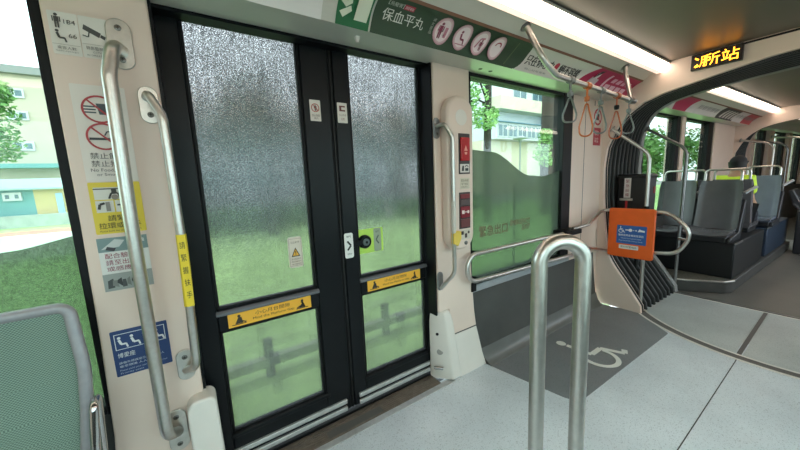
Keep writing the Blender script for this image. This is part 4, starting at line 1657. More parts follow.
# --- overhead rail and straps
orl = thing('overhead_strap_rail', (2.4, 1.12, 2.0), 'overhead steel rail with hanging straps below the lamp by the window', 'handrail')
p = fillet([(1.742, 1.195, 2.318), (1.790, 1.105, 2.100), (1.92, 1.10, 2.035), (3.03, 1.10, 2.000)], [0, 0.12, 0.12, 0], 10)
MB().tube(p, 0.0165, STEEL, 16).build('rail_tube', orl)
MB().tube(fillet([(3.125, 1.20, 2.305), (3.118, 1.185, 2.20), (3.03, 1.10, 1.99)], [0, 0.06, 0], 8), 0.0165, STEEL, 16).build('end_hanger', orl)
for (x, y, z) in ((1.742, 1.195, 2.306), (3.125, 1.20, 2.302)):
    MB().lathe((x, y, z), (0, -0.4, -1), [(0.03, -0.02), (0.03, 0.006), (0, 0.006)], STEEL_D).build('ceiling_flange', orl)
MB().lathe((3.03, 1.10, 2.0), (1, 0, -0.03), [(0.024, -0.02), (0.024, 0.03), (0, 0.03)], STEEL_D).build('end_joint', orl)


def strap(x, z, rot, L, m, label):
    r = thing('hanging_strap', (x, 1.10, z), label, 'strap', 'hand straps on the overhead rail')
    o = Vector((x, 1.10, z))
    MB().lathe(o + Vector((-0.022, 0, 0)), (1, 0, -0.03), [(0.0175, 0), (0.023, 0.001), (0.023, 0.043), (0.0175, 0.044)], m, 18).build('rail_clamp', r)
    MB().tube([o + Vector((0, 0, -0.018)), o + Vector((0, 0, -0.085))], 0.01, m, 10, squash=(0.004, 0.014), sref=(0, 1, 0)).build('short_belt', r)
    MB().lathe(o + Vector((0, 0, -0.07)), (0, 0, -1), [(0.016, 0), (0.018, 0.01), (0.016, 0.028), (0.006, 0.032)], GASKET if m is STRAP_B else m, 14).build('knuckle', r)
    h = L - 0.095
    pts = [Vector((0, 0, -0.09)), Vector((0.040, 0, -0.09 - h * 0.72)), Vector((0.036, 0, -0.09 - h)), Vector((-0.036, 0, -0.09 - h)), Vector((-0.040, 0, -0.09 - h * 0.72))]
    q = fillet(pts, [0.008, 0.06, 0.04, 0.04, 0.06], 7, closed=True)
    M = Matrix.Rotation(rot, 4, 'Z')
    MB().tube([o + (M @ v) for v in q], 0.008, m, 10, closed=True, squash=(0.011, 0.0055), sref=(M @ Vector((0, 1, 0)))).build('hand_loop', r)
    return r


strap(2.085, 2.030, R(-50), 0.262, STRAP_G, 'grey hand strap nearest the door on the overhead rail')
strap(2.300, 2.023, R(-62), 0.335, STRAP_O, 'bright orange hand strap, second from the door')
strap(2.500, 2.017, R(-58), 0.300, STRAP_G, 'grey hand strap between the two orange ones')
strap(2.755, 2.009, R(-68), 0.320, STRAP_B, 'darker orange hand strap, fourth from the door')
strap(2.975, 2.002, R(-60), 0.262, STRAP_G, 'grey hand strap at the far end of the overhead rail')

# --- number and sticker on end panel
s = Sticker((3.43, 1.5745, 2.09), PX, PZ, 0.17, 0.07, CREAM, thick=0.0005)
s.text('13', 0.02, 0.010, 0.120, 0.05, (60, 56, 54))
s.build('number_marking')
nm = [o for o in D.objects if o.name.startswith('number_marking')][0]
tag(nm, 'black number 13 painted on the cream panel above a red sign', 'marking')
s = Sticker((3.425, 1.5735, 1.905), PX, PZ, 0.20, 0.18, (224, 212, 204), r=0.006)
s.ring(0.10, 0.09, 0.082, 0.020, (182, 52, 62))
s.rect(0.070, 0.060, 0.130, 0.120, (60, 52, 50))
s.line(0.045, 0.145, 0.155, 0.035, 0.014, (182, 52, 62))
tag(s.build('prohibition_sign'), 'round red prohibition sign beside the bellows, behind the straps', 'sticker')
s = Sticker((3.45, 1.5735, 1.715), PX, PZ, 0.15, 0.175, (176, 44, 60), r=0.006)
s.text('請勿', 0.025, 0.10, 0.08, 0.05, (236, 220, 214))
s.text('站立', 0.025, 0.03, 0.08, 0.05, (236, 220, 214))
tag(s.build('red_notice_sticker'), 'small red notice under the round sign beside the bellows', 'sticker')

# --- LED sign over the arch
ls_ = thing('led_display', (3.64, 0.78, 2.255), 'amber dot matrix sign over the gangway arch', 'display')
b = MB()
b.box(3.615, 3.652, 0.608, 0.905, 2.252, 2.376, LEDBG)
b.build('display_housing', ls_, bevel=0.004)
s = Sticker((3.6145, 0.885, 2.262), (0, -1, 0), PZ, 0.27, 0.10, None, thick=0)
s.poly([(0.006, 0.088), (0.030, 0.070), (0.024, 0.060), (0.004, 0.076)], LED)
s.poly([(0.002, 0.018), (0.022, 0.034), (0.032, 0.014), (0.010, 0.006)], LED)
s.text('所站', 0.055, 0.004, 0.205, 0.092, LED)
s.text('月', 0.034, 0.004, 0.045, 0.082, LED)
s.build('amber_text', ls_)

# --- posters in the cove
SLOPE = Vector((0, 1.25 - 1.39, 2.273 - 2.155))
SL = SLOPE.length


def cove_curve(x0):
    def P(u, v, n):
        t = v / SL
        bul = 0.022 * math.sin(PI * max(0, min(1, t)))
        y = 1.39 + (1.25 - 1.39) * t + bul * 0.64
        z = 2.155 + (2.273 - 2.155) * t + bul * 0.76
        return Vector((x0 + u, y - 0.64 * (n + 0.001), z - 0.76 * (n + 0.001)))
    return P


def poster(x0, w, base):
    return Sticker((x0, 0, 0), PX, PZ, w, SL * 0.97, base, curve=cove_curve(x0))


H_ = SL * 0.97
s = poster(-0.75, 1.31, (226, 224, 222))
cyan, redd, grn = (70, 74, 72), (190, 44, 52), (40, 120, 70)
s.path([(0.45, 0.135), (0.62, 0.085), (0.95, 0.060), (1.06, 0.052), (1.12, 0.068), (1.16, 0.082), (1.20, 0.062)], 0.007, cyan)
s.path([(1.02, 0.088), (1.06, 0.108), (1.10, 0.09), (1.14, 0.11)], 0.006, cyan)
s.path([(0.98, 0.150), (1.10, 0.128), (1.17, 0.140), (1.24, 0.125)], 0.008, redd)
s.poly([(1.235, 0.138), (1.275, 0.122), (1.23, 0.112)], redd)
for k in range(11):
    s.disc(0.46 + 0.06 * k, 0.125 - 0.007 * k, 0.007, (250, 250, 250))
    s.text('美術館', 0.43 + 0.06 * k, 0.095 - 0.007 * k, 0.035, 0.009, (90, 90, 90))
tag(s.build('route_map_poster'), 'white route map poster in the cove above the left door', 'poster')
s = poster(0.625, 0.165, (34, 104, 62))
cr = (222, 226, 204)
s.rect(0.085, 0.030, 0.150, 0.160, cr)
s.poly([(0.012, 0.090), (0.040, 0.070), (0.066, 0.090), (0.058, 0.130), (0.030, 0.150)], cr)
s.poly([(0.012, 0.050), (0.030, 0.030), (0.070, 0.060), (0.062, 0.080)], cr)
s.disc(0.052, 0.155, 0.012, cr)
s.poly([(0.100, 0.060), (0.135, 0.095), (0.100, 0.130)], (34, 104, 62))
tag(s.build('exit_sign'), 'green and white exit pictogram between the route map and dark green poster', 'sign')
DG = (54, 74, 54)
s = poster(0.80, 1.08, DG)
wt = (218, 218, 210)
s.text('保血平丸', 0.045, 0.062, 0.245, 0.055, wt)
s.text('【烏龍膏】', 0.055, 0.132, 0.085, 0.020, (196, 198, 188))
s.grid(0.142, 0.130, 0.200, 0.154, ink((176, 50, 70)), nv=3)
s.text('調經補血', 0.147, 0.134, 0.048, 0.015, (230, 206, 206))
for k, ch in enumerate('婦女聖品'):
    s.text(ch, 0.330, 0.120 - 0.020 * k, 0.017, 0.017, (176, 180, 168))
PK = (218, 182, 188)
for k in range(4):
    cx = 0.415 + k * 0.142
    s.disc(cx, 0.092, 0.060, (200, 150, 160), ry=0.070)
    s.disc(cx, 0.092, 0.054, PK, ry=0.064)
    dk, lt = (140, 62, 84), (240, 220, 222)
    s.disc(cx, 0.092, 0.046, lt, ry=0.055)
    if k == 0:
        man(s, cx - 0.016, 0.052, 0.080, dk)
        s.rect(cx + 0.010, 0.060, cx + 0.028, 0.112, (196, 130, 146))
    elif k == 1:
        sitter(s, cx - 0.004, 0.054, 0.070, dk)
        s.rect(cx - 0.034, 0.050, cx + 0.034, 0.055, (196, 130, 146))
    elif k == 2:
        s.path([(cx - 0.026, 0.060), (cx - 0.006, 0.112), (cx + 0.024, 0.118)], 0.010, (196, 130, 146))
        man(s, cx + 0.012, 0.050, 0.060, dk)
    if k == 3:
        s.ring(cx + 0.004, 0.100, 0.026, 0.008, (166, 40, 66), 0, 180)
s.line(0.965, 0.02, 0.985, 0.16, 0.004, (108, 122, 84))
tag(s.build('advert_poster'), 'dark green advert poster with four pink round pictures', 'poster')
s = poster(1.90, 0.86, (222, 216, 210))
s.grid(-0.03, 0.004, 0.06, H_ - 0.004, ink(DG), shear=lambda v: (0, -0.075 * abs((v - H_ * 0.55) / (H_ * 0.55)) ** 3))
for q in (0.0, 0.004):
    s.text('只在你心中', 0.075 + q, 0.044, 0.315, 0.066, (46, 44, 44))
s.disc(0.434, 0.084, 0.026, (190, 62, 80))
s.poly([(0.408, 0.078), (0.460, 0.078), (0.434, 0.040)], (190, 62, 80))
for q in (0.0, 0.004):
    s.text('絕不容緩', 0.475 + q, 0.044, 0.28, 0.066, (46, 44, 44))
s.text('關心社區健康', 0.10, 0.016, 0.25, 0.012, (140, 138, 134))
tag(s.build('advert_poster'), 'white advert poster with bold black characters and a red heart', 'poster')
s = poster(2.76, 0.90, (222, 216, 210))
PNK = (182, 46, 86)
s.grid(0.10, 0.002, 0.895, H_ - 0.002, ink(PNK), shear=lambda v: (-0.20 * (1 - v / H_), 0.0))
s.poly([(0.10, 0.06), (0.16, 0.10), (0.21, 0.16), (0.16, 0.15), (0.06, 0.03)], (90, 74, 80))
s.disc(0.17, 0.11, 0.028, (226, 214, 216), ry=0.034)
s.disc(0.155, 0.118, 0.008, (40, 34, 38))
s.poly([(0.03, 0.01), (0.19, 0.01), (0.23, 0.08), (0.11, 0.09)], (206, 190, 196))
s.grid(0.30, 0.02, 0.335, 0.145, ink((230, 186, 202)), shear=lambda v: (v * 0.4, v * 0.4))
for k in range(4):
    s.grid(0.40 + k * 0.095, 0.085, 0.465 + k * 0.095, 0.125, ink((222, 164, 186)), shear=lambda v: (v * 0.4, v * 0.4), nv=3)
    s.grid(0.36 + k * 0.105, 0.025, 0.445 + k * 0.105, 0.065, ink((230, 186, 202)), shear=lambda v: (v * 0.4, v * 0.4), nv=3)
tag(s.build('advert_poster'), 'magenta advert poster above the hanging straps', 'poster')


def poster2(x0, w, base, name, label, deco):
    s = Sticker((x0, 0, 0), PX, PZ, w, H_, None, curve=lambda u, v, n, c=cove_curve(x0): X2 @ c(u, v, n))
    s.grid(0, 0, w, H_, ink(base))
    deco(s)
    tag(s.build(name), label, 'poster')


def dq(s):
    s.grid(0.1, 0.0, 0.5, H_, ink(PNK), shear=lambda v: (-0.1 * v / H_, 0.1 * v / H_))


def dt2(s):
    for k in range(5):
        s.text('健康', 0.06 + k * 0.16, 0.06, 0.13, 0.06, (130, 128, 126))


def dd(s):
    for k in range(5):
        s.grid(0.12 + 0.14 * k, 0.02, 0.20 + 0.14 * k, 0.14, ink((198, 190, 184)), shear=lambda v: (v * 0.8, v * 0.8))


poster2(4.75, 0.75, (222, 214, 210), 'advert_poster', 'white and magenta poster just past the black arch', dq)
poster2(5.50, 0.90, (214, 208, 204), 'advert_poster', 'pale poster with grey lettering in the second car', dt2)
poster2(6.42, 0.80, (62, 56, 56), 'advert_poster', 'dark poster with slanted light bars in the second car', dd)
poster2(7.22, 0.50, (208, 202, 200), 'advert_poster', 'plain pale poster in the second car before the red one', dt2)
poster2(7.72, 0.60, (188, 78, 84), 'advert_poster', 'red poster at the far end of the second car', dt2)

# small fittings on the header
b = MB()
b.lathe((0.775, 1.47, 2.158), (0, 0, -1), [(0.014, -0.004), (0.014, 0.010), (0.009, 0.018), (0.009, 0.026), (0.0, 0.028)], CREAM_W, 16)
tag(b.build('ceiling_stud'), 'small cream stud on the header above the right door', 'stud')
for x, lab in ((1.70, 'dark bolt in the header above the window, nearer the door'), (1.80, 'dark bolt in the header above the window, farther from the door')):
    b = MB()
    b.lathe((x, 1.50, 2.159), (0, 0, -1), [(0.014, -0.004), (0.014, 0.002), (0.0, 0.002)], SCREWH, 14)
    tag(b.build('header_bolt'), lab, 'bolt', 'bolts in the header')

# --- near hoop rail
hp = thing('hoop_handrail', (0.68, 0.36, 0.0), 'upright steel hoop handrail in the foreground', 'handrail')
dirv = Vector((0.0855, -0.056, 0))
A = Vector((0.640, 0.393, 0.0))
Bp = A + dirv
topz = 1.294
q = fillet([A, A + Vector((0.012, 0.008, topz)), Bp + Vector((0.012, 0.008, topz)), Bp], [0, 0.0505, 0.0505, 0], 14)
MB().tube(q, 0.0178, STEEL, 24).build('hoop_tube', hp)
for c in (A, Bp):
    MB().lathe(c, (0, 0, 1), [(0.034, 0), (0.034, 0.01), (0.019, 0.016), (0.018, 0.016)], STEEL_D).build('floor_flange', hp)

# --- left side facing seat
st = thing('passenger_seat', (-0.80, 1.42, 0.0), 'side facing passenger seat with woven green grey back under the left window', 'seat')
YS = 1.44
fr = fillet([(-0.415, YS - 0.02, 0.42), (-0.378, YS - 0.01, 0.72), (-0.368, YS + 0.0, 0.86), (-0.385, YS + 0.03, 1.072), (-1.20, YS + 0.03, 1.072), (-1.217, YS + 0.0, 0.86), (-1.207, YS - 0.01, 0.72), (-1.17, YS - 0.02, 0.42)], [0, 0.3, 0.4, 0.035, 0.035, 0.4, 0.3, 0], 8)
MB().tube(fr, 0.02, mat('grey_seat_frame', (152, 152, 156), 0.4, 0.2, noise=0.06), 14, squash=(0.015, 0.018), sref=(0, 1, 0)).build('back_frame', st)
b = MB()
rings = []
for k in range(9):
    z = 0.44 + (1.062 - 0.44) * k / 8
    yy = YS - 0.02 + 0.05 * (k / 8) + 0.02 * math.sin(PI * k / 8)
    x1 = -0.380 - 0.035 * max(0, 0.45 - k / 8) * 2 - 0.015 * max(0, k / 8 - 0.7) * 3
    x0_ = -1.585 - x1
    rings.append([(x0_, yy - 0.006, z), (x1, yy - 0.006, z), (x1, yy + 0.008, z), (x0_, yy + 0.008, z)])
b.loft(rings, SEATPANEL, True, True)
b.build('backrest', st)
b = MB()
b.prism(fillet([(YS - 0.02, 0.44, 0), (YS - 0.45, 0.46, 0), (YS - 0.47, 0.43, 0), (YS - 0.44, 0.39, 0), (YS - 0.02, 0.38, 0)], 0.02, 4, closed=True) and [(p.x, p.y) for p in fillet([(YS - 0.02, 0.44, 0), (YS - 0.45, 0.46, 0), (YS - 0.47, 0.43, 0), (YS - 0.44, 0.39, 0), (YS - 0.02, 0.38, 0)], 0.02, 4, closed=True)], 'x', -1.22, -0.355, SEATPANEL)
b.build('seat_cushion', st)
arm = fillet([(-0.372, YS + 0.02, 0.45), (-0.352, YS + 0.0, 0.745), (-0.352, YS - 0.05, 0.735), (-0.375, YS - 0.10, 0.42)], [0, 0.025, 0.025, 0], 8)
MB().tube(arm, 0.013, mat('chrome', (200, 200, 200), 0.1, 1.0), 14).build('armrest', st)
b = MB()
b.box(-1.15, -0.42, YS - 0.25, YS + 0.05, 0.0, 0.36, SEATD)
b.build('seat_base', st, bevel=0.02)

# ================================================================ SECOND CAR FURNITURE (local coordinates, turned by X2)
ANG2 = -R(2.2)


def x2(x, y, z):
    return X2 @ Vector((x, y, z))


# step and plinths
b = MB()
b.prism([(4.66, 1.56), (4.66, 1.135), (4.70, 1.08), (4.92, 0.80), (5.02, 0.755), (8.34, 0.755), (8.34, 1.56)], 'z', 0.0, 0.135, STEPG)
stp = sroot('raised_step', x2(5, 1.1, 0), 'raised grey step under the double seats', 'step')
b.build('step_body', stp, X2, bevel=0.01)
e = MB()
e.tube(fillet([(4.675, 1.16, 0.135), (4.71, 1.075, 0.137), (4.925, 0.800, 0.137), (5.05, 0.752, 0.137)], [0, 0.03, 0.06, 0], 6), 0.012, STEEL, 10)
e.build('metal_nosing', stp, X2)
t = MB()
t.prism([(4.74, 1.54), (4.74, 1.10), (4.93, 0.85), (5.16, 0.80), (5.16, 1.54)], 'z', 0.135, 0.1375, mat('speckled_tread', (92, 88, 78), 0.6, noise=0.5, nscale=60))
t.build('step_tread', stp, X2)
struct(stp)


def plinth(x0, x1, m, label, top):
    r = thing('seat_plinth', x2((x0 + x1) / 2, 1.17, 0.135), label, 'plinth')
    b = MB()
    b.box(x0, x1, 0.785, 1.56, 0.136, top, m)
    b.build('plinth_box', r, X2, bevel=0.012)
    e = MB()
    e.box(x0 - 0.004, x0 + 0.30, 0.779, 0.792, top - 0.018, top + 0.004, STEEL_D)
    e.build('edge_trim', r, X2, bevel=0.003)
    return r


plinth(5.10, 6.50, PLINTH, 'dark plinth carrying the nearest double seat', 0.56)
plinth(6.70, 8.20, PLINTHB, 'bluish plinth carrying the seats farther back', 0.558)


def make_seat(m, label, group, at, rot, shell=True):
    """Seat facing local -x, origin at the middle of the cushion front on the plinth."""
    r = thing('transit_seat', at, label, 'seat', group)
    w = 0.40
    o = Vector(at)
    # cushion: shallow dish
    rows = []
    for i in range(9):
        t = i / 8
        x = -0.02 + 0.46 * t
        ring = []
        for j in range(11):
            u = -1 + 2 * j / 10
            dip = 0.020 * (1 - u * u) * (0.4 + 0.6 * math.sin(PI * t))
            front = -0.03 * max(0, 1 - t * 4) ** 2
            ring.append(o + Vector((x, u * w / 2, 0.115 + 0.02 * abs(u) ** 3 - dip + front)))
        for j in range(10, -1, -1):
            u = -1 + 2 * j / 10
            ring.append(o + Vector((x + 0.01, u * w / 2 * 0.96, 0.070 - 0.01 * (1 - u * u))))
        rows.append(ring)
    MB().loft(rows, m, True, True).build('seat_cushion', r)
    rows = []
    for i in range(13):
        t = i / 12
        z = 0.11 + 0.60 * t
        x = 0.38 + 0.10 * t + 0.015 * math.sin(PI * t)
        hw = w / 2 * (1.0 - 0.02 * t - 0.10 * max(0, t - 0.88) * 6)
        ring = []
        for j in range(11):
            u = -1 + 2 * j / 10
            cur = 0.028 * (1 - u * u) - 0.012 * (1 if abs(u) > 0.9 else 0)
            ring.append(o + Vector((x + cur - 0.01, u * hw, z)))
        for j in range(10, -1, -1):
            u = -1 + 2 * j / 10
            ring.append(o + Vector((x + 0.05 + 0.02 * (1 - u * u), u * hw * 0.97, z)))
        rows.append(ring)
    MB().loft(rows, m, True, True).build('backrest', r)
    # dark side shell with hinge and armrest
    b = MB()
    b.prism([(o.x + 0.02, o.z + 0.0), (o.x + 0.44, o.z + 0.0), (o.x + 0.56, o.z + 0.30), (o.x + 0.58, o.z + 0.46), (o.x + 0.50, o.z + 0.48), (o.x + 0.42, o.z + 0.28), (o.x + 0.36, o.z + 0.09), (o.x + 0.03, o.z + 0.055)], 'y', o.y - w / 2 - 0.022, o.y - w / 2 + 0.012, SEATD)
    b.build('side_shell', r, bevel=0.008)
    b = MB()
    b.box(o.x + 0.02, o.x + 0.40, o.y - w / 2 + 0.015, o.y + w / 2 - 0.015, o.z + 0.0, o.z + 0.068, SEATD)
    b.build('seat_pan', r, bevel=0.01)
    b = MB()
    b.tube([o + Vector((0.47, -w / 2 - 0.005, 0.555)), o + Vector((0.52, -w / 2 - 0.05, 0.60)), o + Vector((0.56, -w / 2 - 0.085, 0.63))], 0.02, mat('grey_armrest', (168, 170, 172), 0.4), 10, squash=(0.016, 0.024))
    b.build('armrest', r)
    lp = fillet([o + Vector((0.50, -0.165, 0.66)), o + Vector((0.52, -0.165, 0.845)), o + Vector((0.52, 0.165, 0.845)), o + Vector((0.50, 0.165, 0.66))], [0, 0.05, 0.05, 0], 8)
    MB().tube(lp, 0.013, STEEL, 12).build('grab_loop', r)
    r.rotation_euler = (0, 0, rot)
    return r


G1 = 'grey seats facing the gangway'
PT = 0.56
sa = make_seat(SEATG, 'dark grey aisle seat on the nearest plinth facing the camera', G1, x2(5.05, 1.045, PT), ANG2)
dup(sa, x2(5.05, 1.465, PT), ANG2, 'dark grey window seat on the nearest plinth, left of the aisle seat', G1)
G2 = 'seats with backs to the gangway'
sc_ = dup(sa, x2(6.46, 1.045, PT), ANG2 + PI, 'aisle seat back to back behind the nearest aisle seat', G2)
dup(sa, x2(6.46, 1.465, PT), ANG2 + PI, 'window seat back to back behind the nearest window seat', G2)
sd = make_seat(SEATB, 'pale blue grey aisle seat on the bluish plinth farther back', 'blue grey seats farther back', x2(6.66, 0.965, 0.575), ANG2)

# passenger
def skinned(name, nodes, edges, mtl, sub=2, parent=None, loc=None):
    me = D.meshes.new('sk')
    me.from_pydata([tuple(n[0]) for n in nodes], edges, [])
    o = D.objects.new('sk', me)
    COL.objects.link(o)
    o.modifiers.new('s', 'SKIN')
    lay = me.skin_vertices[0].data
    for i, n in enumerate(nodes):
        rr = n[1]
        lay[i].radius = (rr, rr) if not isinstance(rr, tuple) else rr
    lay[0].use_root = True
    sbm = o.modifiers.new('u', 'SUBSURF')
    sbm.levels = sub
    sbm.render_levels = sub
    dg = bpy.context.evaluated_depsgraph_get()
    m2 = D.meshes.new_from_object(o.evaluated_get(dg))
    vs = [v.co.copy() for v in m2.vertices]
    fs = [tuple(p.vertices) for p in m2.polygons]
    D.objects.remove(o)
    D.meshes.remove(m2)
    b = MB()
    b.add(vs, fs, mtl)
    return b


pr = thing('person', x2(6.10, 1.0, PT), 'seated passenger in a black cap and neon yellow vest facing away', 'person')
# local frame: facing +x
B0 = Vector((6.22, 1.06, 0.0))


def bp_(x, y, z):
    return B0 + Vector((x, y, z))


ZS = 0.715
nodes = [(bp_(0, 0, ZS + 0.10), (0.15, 0.13)), (bp_(-0.01, 0, ZS + 0.28), (0.145, 0.11)), (bp_(-0.01, 0.015, ZS + 0.44), (0.14, 0.11)), (bp_(0.0, 0, ZS + 0.545), (0.10, 0.08)),
         (bp_(0.015, 0, ZS + 0.63), 0.058), (bp_(0.03, 0, ZS + 0.72), (0.078, 0.085)), (bp_(0.035, 0, ZS + 0.81), (0.074, 0.088)),
         (bp_(0, 0.140, ZS + 0.50), 0.054), (bp_(0.05, 0.19, ZS + 0.27), 0.044), (bp_(0.27, 0.16, ZS + 0.16), 0.036), (bp_(0.34, 0.13, ZS + 0.15), 0.030),
         (bp_(0, -0.110, ZS + 0.50), 0.054), (bp_(0.05, -0.15, ZS + 0.27), 0.044), (bp_(0.27, -0.16, ZS + 0.16), 0.036), (bp_(0.34, -0.13, ZS + 0.15), 0.030),
         (bp_(0.08, 0.10, ZS + 0.08), 0.085), (bp_(0.44, 0.11, ZS + 0.06), 0.062), (bp_(0.46, 0.11, ZS - 0.33), 0.042), (bp_(0.56, 0.11, ZS - 0.40), 0.036),
         (bp_(0.08, -0.10, ZS + 0.08), 0.085), (bp_(0.44, -0.11, ZS + 0.06), 0.062), (bp_(0.46, -0.11, ZS - 0.33), 0.042), (bp_(0.56, -0.11, ZS - 0.40), 0.036)]
edges = [(0, 1), (1, 2), (2, 3), (3, 4), (4, 5), (5, 6), (3, 7), (7, 8), (8, 9), (9, 10), (3, 11), (11, 12), (12, 13), (13, 14), (0, 15), (15, 16), (16, 17), (17, 18), (0, 19), (19, 20), (20, 21), (21, 22)]
bd = skinned('body', nodes, edges, SKIN)
# face: nose and ears grown onto the head surface
for sx in (1, -1):
    bd.lathe(bp_(0.03, 0.080 * sx, ZS + 0.745), (0, sx, 0), [(0.022, -0.01), (0.026, 0.006), (0.016, 0.014), (0.0, 0.016)], SKIN, 12)
bd.tube([bp_(0.105, 0, ZS + 0.775), bp_(0.128, 0, ZS + 0.735), bp_(0.108, 0, ZS + 0.725)], 0.013, SKIN, 10)
bd.build('body', pr, X2, smooth=60)
for sx in (1, -1):
    MB().lathe(bp_(0.108, 0.030 * sx, ZS + 0.772), (1, 0.25 * sx, 0), [(0.010, 0), (0.008, 0.006), (0.0, 0.008)], HAIRM, 10).build('eye', pr, X2)
MB().tube([bp_(0.108, -0.024, ZS + 0.692), bp_(0.116, 0, ZS + 0.690), bp_(0.108, 0.024, ZS + 0.692)], 0.006, mat('lips', (160, 96, 88), 0.5), 8).build('mouth', pr, X2)
# hands with fingers
for sx in (1, -1):
    hb_ = MB()
    base = bp_(0.36, 0.125 * sx, ZS + 0.145)
    hb_.tube([base + Vector((-0.03, 0, 0.004)), base + Vector((0.02, -0.01 * sx, 0.004)), base + Vector((0.07, -0.02 * sx, 0.0))], 0.03, SKIN, 12, squash=(0.016, 0.038))
    for q, (dy, ln) in enumerate(((0.03, 0.052), (0.010, 0.062), (-0.010, 0.058), (-0.028, 0.045))):
        s0 = base + Vector((0.062, (dy - 0.02) * sx, 0))
        hb_.tube([s0, s0 + Vector((ln * 0.5, 0, -0.004)), s0 + Vector((ln, 0, -0.022))], 0.0085, SKIN, 8)
    s0 = base + Vector((0.01, -0.035 * sx, 0))
    hb_.tube([s0, s0 + Vector((0.03, -0.022 * sx, -0.002)), s0 + Vector((0.055, -0.026 * sx, -0.012))], 0.0095, SKIN, 8)
    hb_.build('hand', pr, X2, smooth=60)
# vest, shirt sleeves, trousers
vn = [(bp_(0, 0, ZS + 0.13), (0.165, 0.15)), (bp_(-0.01, 0, ZS + 0.28), (0.160, 0.128)), (bp_(-0.01, 0.015, ZS + 0.44), (0.165, 0.145)), (bp_(0.0, 0.01, ZS + 0.62), (0.105, 0.10)), (bp_(0.0, 0.150, ZS + 0.555), 0.095), (bp_(0.0, -0.11, ZS + 0.555), 0.095), (bp_(0.045, 0.19, ZS + 0.33), 0.066), (bp_(0.045, -0.15, ZS + 0.33), 0.066)]
skinned('v', vn, [(0, 1), (1, 2), (2, 3), (3, 4), (3, 5), (4, 6), (5, 7)], NEON).build('vest', pr, X2, smooth=60)
tn = [(bp_(0, 0, ZS + 0.10), (0.168, 0.15))] + [(n[0], n[1] * 1.18) for n in (nodes[15], nodes[16], nodes[17], nodes[19], nodes[20], nodes[21])]
skinned('t', tn, [(0, 1), (1, 2), (2, 3), (0, 4), (4, 5), (5, 6)], TROUS).build('trousers', pr, X2, smooth=60)
for sx in (1, -1):
    sh = MB()
    sh.tube([bp_(0.42, 0.11 * sx, ZS - 0.405), bp_(0.52, 0.11 * sx, ZS - 0.41), bp_(0.66, 0.11 * sx, ZS - 0.425)], 0.05, CAPM, 12, squash=(0.042, 0.05))
    sh.build('shoe', pr, X2, smooth=60)
hc = MB()
rings = []
for i in range(7):
    a = PI / 2 * i / 6
    rings.append([bp_(0.028 + 0.100 * math.cos(a) * math.cos(t), 0.087 * math.cos(a) * math.sin(t), ZS + 0.780 + 0.092 * math.sin(a)) for t in (2 * PI * k / 20 for k in range(20))])
hc.loft(rings, CAPM, True, True)
hc.prism([(0, 0)], 'z', 0, 0, CAPM) if False else None
brim = [bp_(0.10 + 0.10 * math.cos(R(a)), 0.085 * math.sin(R(a)), ZS + 0.785 - 0.02 * math.cos(R(a))) for a in range(-90, 91, 15)]
hc.loft([brim, [p + Vector((0, 0, 0.008)) for p in brim]], CAPM, True, True)
hc.build('cap', pr, X2, smooth=60)
hh = MB()
rings = []
for i in range(5):
    z = ZS + 0.70 + 0.085 * i / 4
    rr = 0.085 + 0.012 * i / 4
    rings.append([bp_(0.018 + rr * 1.08 * math.cos(t), rr * math.sin(t), z) for t in (R(75) + R(210) * k / 14 for k in range(15))])
hh.loft(rings, HAIRM, False)
hh.build('hair', pr, X2, smooth=60)

# poles at the second gangway
pole((8.30, 1.06, 0.0), (8.30, 1.06, 1.80), (8.34, 1.48, 1.90), 0.017, 'first bent steel pole at the second gangway beyond the passenger', X2)
pole((9.26, 1.06, 0.0), (9.26, 1.06, 1.80), (9.22, 1.48, 1.92), 0.017, 'darker bent pole on the far side of the second gangway', X3, STEEL_D)
pole((10.3, 1.00, 0.0), (10.3, 1.00, 1.94), (10.28, 1.50, 2.02), 0.019, 'tall bent steel pole farthest down the third car', X3)

# far dark seat at the right edge
sd2 = thing('transit_seat', X2 @ Vector((8.0, 0.42, 0.0)), 'dark folded seat at the right edge beyond the blue grey seat', 'seat')
b = MB()
b.prism([(p.x, p.y) for p in fillet([(0.30, 0.78, 0), (0.72, 0.86, 0), (0.74, 0.80, 0), (0.66, 0.70, 0), (0.30, 0.70, 0)], 0.03, 4, closed=True)], 'x', 7.9, 8.3, SEATG)
b.build('seat_cushion', sd2, X2, bevel=0.02)
b = MB()
b.prism([(p.x, p.y) for p in fillet([(0.62, 0.70, 0), (0.74, 0.82, 0), (0.80, 1.02, 0), (0.74, 1.04, 0), (0.66, 0.86, 0), (0.50, 0.72, 0)], 0.03, 4, closed=True)], 'x', 7.9, 8.3, SEATD)
b.build('backrest', sd2, X2, bevel=0.02)
b = MB()
b.box(7.95, 8.25, 0.30, 0.68, 0.0, 0.69, SEATD)
b.build('seat_base', sd2, X2, bevel=0.02)

# straps and rail in the far car
fr_ = thing('overhead_strap_rail', X3 @ Vector((10.5, 0.9, 2.0)), 'far overhead rail with two bright hangers in the third car', 'handrail')
MB().tube([(9.7, 0.85, 2.03), (11.6, 0.85, 2.03)], 0.017, STEEL).build('rail_tube', fr_, X3)
for x in (9.7, 11.6):
    MB().tube([(x, 0.85, 2.03), (x, 1.0, 2.385)], 0.017, STEEL).build('hanger', fr_, X3)

